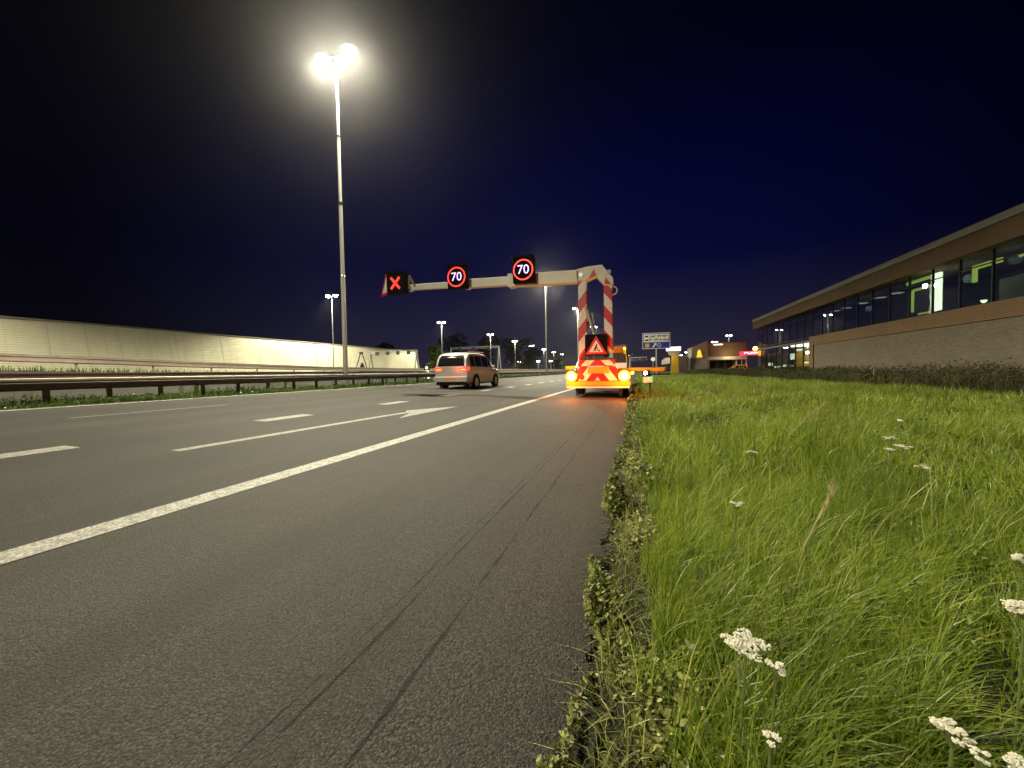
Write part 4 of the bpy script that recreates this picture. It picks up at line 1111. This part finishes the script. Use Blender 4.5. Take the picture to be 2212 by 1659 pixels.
mb.build('shop_light', 'roomwhite', ob)

# ------------------------------------------------------------------ restaurant and neighbours
rb = empty('restaurant_building', (14, 110, 0), 'low restaurant building with sloping grey gable carrying a yellow bell emblem', 'building')
MB().prism([(-.35, 0), (3.4, 0), (3.4, 8.2), (-.35, 6.6)], 'y', 0, 9).build('gable_wall', 'greyclad', rb)
MB().box(-.36, 3.405, -.02, 0, 0, 3.0).build('plinth', 'concrete', rb)
MB().box(3.41, 12.4, 1.2, 9, 3.4, 7.6).build('upper_facade', 'brownclad', rb)
MB().box(3.41, 12.4, .2, 1.19, 3.2, 4.0).build('canopy', 'white', rb)
MB().box(3.41, 12.4, 3.2, 9, 0, 3.39).build('ground_floor_wall', 'interior', rb)
for a in (4.2, 6.2, 8.2): MB().box(a, a + 1.6, 3.1, 3.19, .6, 2.9).build('window', 'carglass', rb)
for a in (3.6, 9.9, 12.1): MB().box(a, a + .25, .4, .7, 0, 3.2).build('pillar', 'white', rb)
# bell emblem
bell = [(-.62, 0), (.62, 0), (.62, .28), (.45, .40), (.40, 1.1), (.22, 1.55), (0, 1.68), (-.22, 1.55), (-.40, 1.1), (-.45, .40), (-.62, .28)]
MB().prism([(1.45 + x * 1.05, 4.0 + z * 1.15) for x, z in bell], 'y', -.12, -.03).build('bell_emblem', 'shoplight', rb)
MB().prism([(5.0, 7.1), (7, 7.1), (7, 7.25), (5, 7.25)], 'y', 1.12, 1.19).build('roof_light', 'roomwhite', rb)
light('facade_light', rb, (8, -1.0, 4.6), 160, (1, .75, .4), 'POINT', radius=.3)
ns = empty('neon_sign', (24.9, 100, 0), 'long red neon sign glowing beside the office building under an orange floodlight', 'neon sign')
MB().box(-2.5, 2.5, -.1, .1, 3.95, 4.75).build('sign_body', 'neonred', ns, bevel=.1)
pts = [(-1.6, 4.2), (-1.5, 4.5), (-1.0, 4.55), (-.8, 4.3), (-.3, 4.25), (0, 4.5), (.4, 4.25), (.9, 4.5), (1.1, 4.3)]
MB().tube([(x, -.16, z) for x, z in pts], .06, 6).build('neon_tube', 'neonwhite', ns)
for s in (-2, 2): MB().tube([(s, .2, 0), (s, .2, 4.2)], .08, 8).build('post', 'galv', ns)
d = MB(); d.dome((.55, -.3, 5.35), .42, .42); d.dome((.55, -.3, 5.35), .42, .42, down=False); d.build('floodlight', 'amber', ns, smooth=True)
light('neon_glow', ns, (0, -1.4, 4.6), 700, (1, .12, .08), 'POINT', radius=.5)
py = empty('pylon_sign', (8.9, 104, 0), 'yellow pylon sign with a white lit crown, right of the direction sign', 'pylon sign')
MB().prism([(-.8, 0), (1.05, 0), (.85, 4.4), (-.55, 4.4)], 'y', -.6, .6).build('pylon_body', 'yellow', py)
MB().prism([(-1.6, 5.6), (1.3, 5.6), (1.0, 4.41), (-1.0, 4.41)], 'y', -.9, .9).build('crown', 'greyclad', py)
MB().box(-1.75, 1.45, -1.0, 1.0, 5.61, 6.5).build('lit_crown_panel', 'neonwhite', py)
MB().prism([(-2.9, 2.2), (-1.0, 2.5), (-1.0, 3.9), (-2.0, 3.9), (-2.9, 3.2)], 'y', -.4, .4).build('side_banner', 'signwhite', py)
light('pylon_glow', py, (-.6, -2.5, 4.2), 90, (1, .8, .35), 'POINT', radius=.3)
kb = empty('kiosk_block', (11.2, 108, 0), 'small grey flat-roofed block between the pylon sign and the dark lorry', 'building')
MB().box(-1.2, 1.2, 0, 6, 0, 4.3).build('wall', 'greyclad', kb); MB().box(-1.3, 1.3, -.1, 6.1, 4.303, 4.5).build('roof', 'cap', kb)
lb = empty('lorry_trailer', (12.9, 116, 0), 'dark box lorry trailer parked left of the bell gable', 'lorry')
MB().box(-1.3, 1.25, 0, 12, 1.1, 4.3).build('cargo_box', 'darkgrey', lb, bevel=.03)
for s in (-1, 1): MB().tube([(s * .8, 1.6, .5), (s * 1.15, 1.6, .5)], .5, 18).build('wheel', 'tyre', lb)
MB().box(-.4, .3, -.06, -.003, .9, 1.08).build('tail_light', 'taily', lb)
pc = make_car('parked_car', 'pale yellow parked car under the restaurant canopy', (25.9, 107, 0), 'plate', rz=R(70), lights=False)
GP = 'car park lamps'
pl = make_lamp('car_park_lamp', 11.6, 'tallest car park lamp standing above the restaurant roof', GP, bowl='bowlw', watts=900, arm=.30, r=.30, col=(.9, 1, .9), base=.09)
pl.location = (28.3, 140, 0)
for x, h, lab in ((24.2, 9.7, 'dimmer lower car park lamp above the restaurant roof, left of the tallest'), (16.2, 6.6, 'white car park lamp close left of the bell gable'), (13.6, 5.7, 'lowest white car park lamp, second left of the bell gable')):
    q = dup(pl, (x, 140, h - 11.6), lab)

# ------------------------------------------------------------------ far road furniture and traffic
yb = empty('road_board', (-38, 235, .6), 'distant orange-yellow road board right of the moving car', 'road sign')
MB().box(-3.6, 3.6, -.1, .1, .9, 3.4).build('sign_board', 'signyel', yb)
for s in (-2.6, 2.6): MB().box(s - .1, s + .1, .11, .25, -.3, 3.2).build('post', 'galv', yb)
light('board_light', yb, (0, -4, 5), 1500, (1, .75, .3), 'POINT', radius=.3)
cm = empty('crane_mast', (-26, 175, .4), 'pale green lit crane mast leaning right, far down the median', 'crane mast')
MB().bar((-.8, 0, 0), (2.0, 0, 7.2), .8).build('mast', 'signwhite', cm)
mb = MB()
for q in range(7): mb.box(1.6 + random.uniform(-.6, .9), 2.4 + random.uniform(-.4, .8), -.3, .3, 6.9 + random.uniform(-.6, .9), 7.5 + random.uniform(-.3, 1))
mb.build('mast_head', 'signwhite', cm)
light('work_light', cm, (-1, -4, 5), 900, (.75, 1, .35), 'POINT', radius=.3)
br = empty('lit_bridge', (-26, 330, 0), 'distant rising bridge outlined by a chain of small reddish lights left of the trailer', 'bridge')
mb = MB(); mb.bar((-6, 0, 2.2), (24, 0, 14), .9, .7); mb.bar((-16, 0, .5), (-6, 0, 2.2), .9, .7); mb.build('deck', 'concrete', br)
for q in range(5): MB().box(-2 + 5 * q - .3, -2 + 5 * q + .3, -.3, .3, 0, 3.3 + 1.97 * q).build('pier', 'concrete', br)
for q in range(12):
    d = MB(); d.dome((-6 + 2.6 * q, -.6, 2.75 + 1.022 * q), .34, .34); d.build('bridge_light', 'amberdim' if q < 11 else 'greenled', br)
GC = 'oncoming cars far down the motorway'
oc = empty('oncoming_car', (-22, 150, .7), 'oncoming car with lit headlamps right behind the silver car', 'car', GC)
MB().prism([(0, .3), (4.3, .3), (4.3, .85), (3.3, .95), (2.7, 1.45), (.9, 1.45), (.2, .9), (0, .7)], 'x', -.88, .88).build('body', 'darkgrey', oc, bevel=.04)
for s in (-1, 1):
    d = MB(); d.dome((0, 0, 0), .17, .06); d.v = [(s * .62 + x, -.02 + z, .65 + y) for x, y, z in d.v]; d.build('headlamp', 'headlamp', oc)
    for yy in (.8, 3.5): MB().tube([(s * .72, yy, .31), (s * .9, yy, .31)], .31, 14).build('wheel', 'tyre', oc)
for x, y, lab in ((-20, 200, 'oncoming car with lit headlamps left of the tall boom pole'), (-23, 215, 'oncoming car partly behind the tall boom pole'),
                  (-20, 260, 'oncoming car with headlamps close left of the trailer'), (-23, 290, 'second oncoming car close left of the trailer')):
    dup(oc, (x, y, .7), lab)
rd = empty('round_road_sign', (3.2, 84, 0), 'small round road sign far right of the trailer, left of the direction sign post', 'road sign')
MB().tube([(0, 0, 3.1), (0, -.05, 3.1)], .42, 24).build('sign_disc', 'signwhite', rd); MB().tube([(0, .06, 0), (0, .06, 3.3)], .05, 8).build('post', 'galv', rd)
GS = 'distant lights left of the yellow board'
sl = make_lamp('distant_lamp', 7.5, 'leftmost white distant lamp right of the moving car', GS, bowl='bowlw', watts=0, arm=.3, r=.55, base=.12)
sl.location = (-84, 260, .8)
for x, y, lab in ((-79, 262, 'second white distant lamp right of the moving car'), (-66, 265, 'third distant lamp right of the car, nearer the yellow board'), (-58, 270, 'fourth distant lamp, just left of the yellow board'), (-40, 290, 'distant lamp standing above the yellow board')):
    dup(sl, (x, y, .8), lab)

# ------------------------------------------------------------------ thin haze added to give the lamps their halos
hm = bpy.data.materials.new('halo_haze'); hm.use_nodes = True
hn = hm.node_tree; hn.nodes.remove(hn.nodes['Principled BSDF'])
pv = hn.nodes.new('ShaderNodeVolumePrincipled'); pv.inputs['Density'].default_value = .00021
pv.inputs['Color'].default_value = (.9, .9, .95, 1); pv.inputs['Anisotropy'].default_value = .92
hn.links.new(pv.outputs[0], hn.nodes['Material Output'].inputs['Volume'])
M['haze'] = hm
tag(MB().box(-520, 520, -130, 930, -2.5, 30).build('haze', 'haze'), 'thin haze over the whole scene, added to give the lamps halos', 'haze', kind='stuff')

GL = 'cars driving away down the motorway'
al = empty('departing_car', (-8.4, 118, .2), 'nearest departing car with red tail lights left of the trailer light', 'car', GL)
MB().prism([(0, .3), (4.3, .3), (4.3, .75), (3.4, .95), (2.8, 1.42), (.7, 1.45), (.1, .95), (0, .75)], 'x', -.88, .88).build('body', 'darkgrey', al, bevel=.04)
for s in (-1, 1):
    MB().box(s * .66 - .20, s * .66 + .20, -.06, -.002, .66, .84).build('tail_light', 'tail', al)
    for yy in (.8, 3.5): MB().tube([(s * .72, yy, .31), (s * .9, yy, .31)], .31, 14).build('wheel', 'tyre', al)
for x, y, lab in ((-5.0, 150, 'second departing car with red tail lights left of the trailer'), (-11.6, 172, 'departing car in the far left lane with tiny red lights'), (-8.4, 230, 'farthest departing car with faint red lights')):
    dup(al, (x, y, .2), lab)
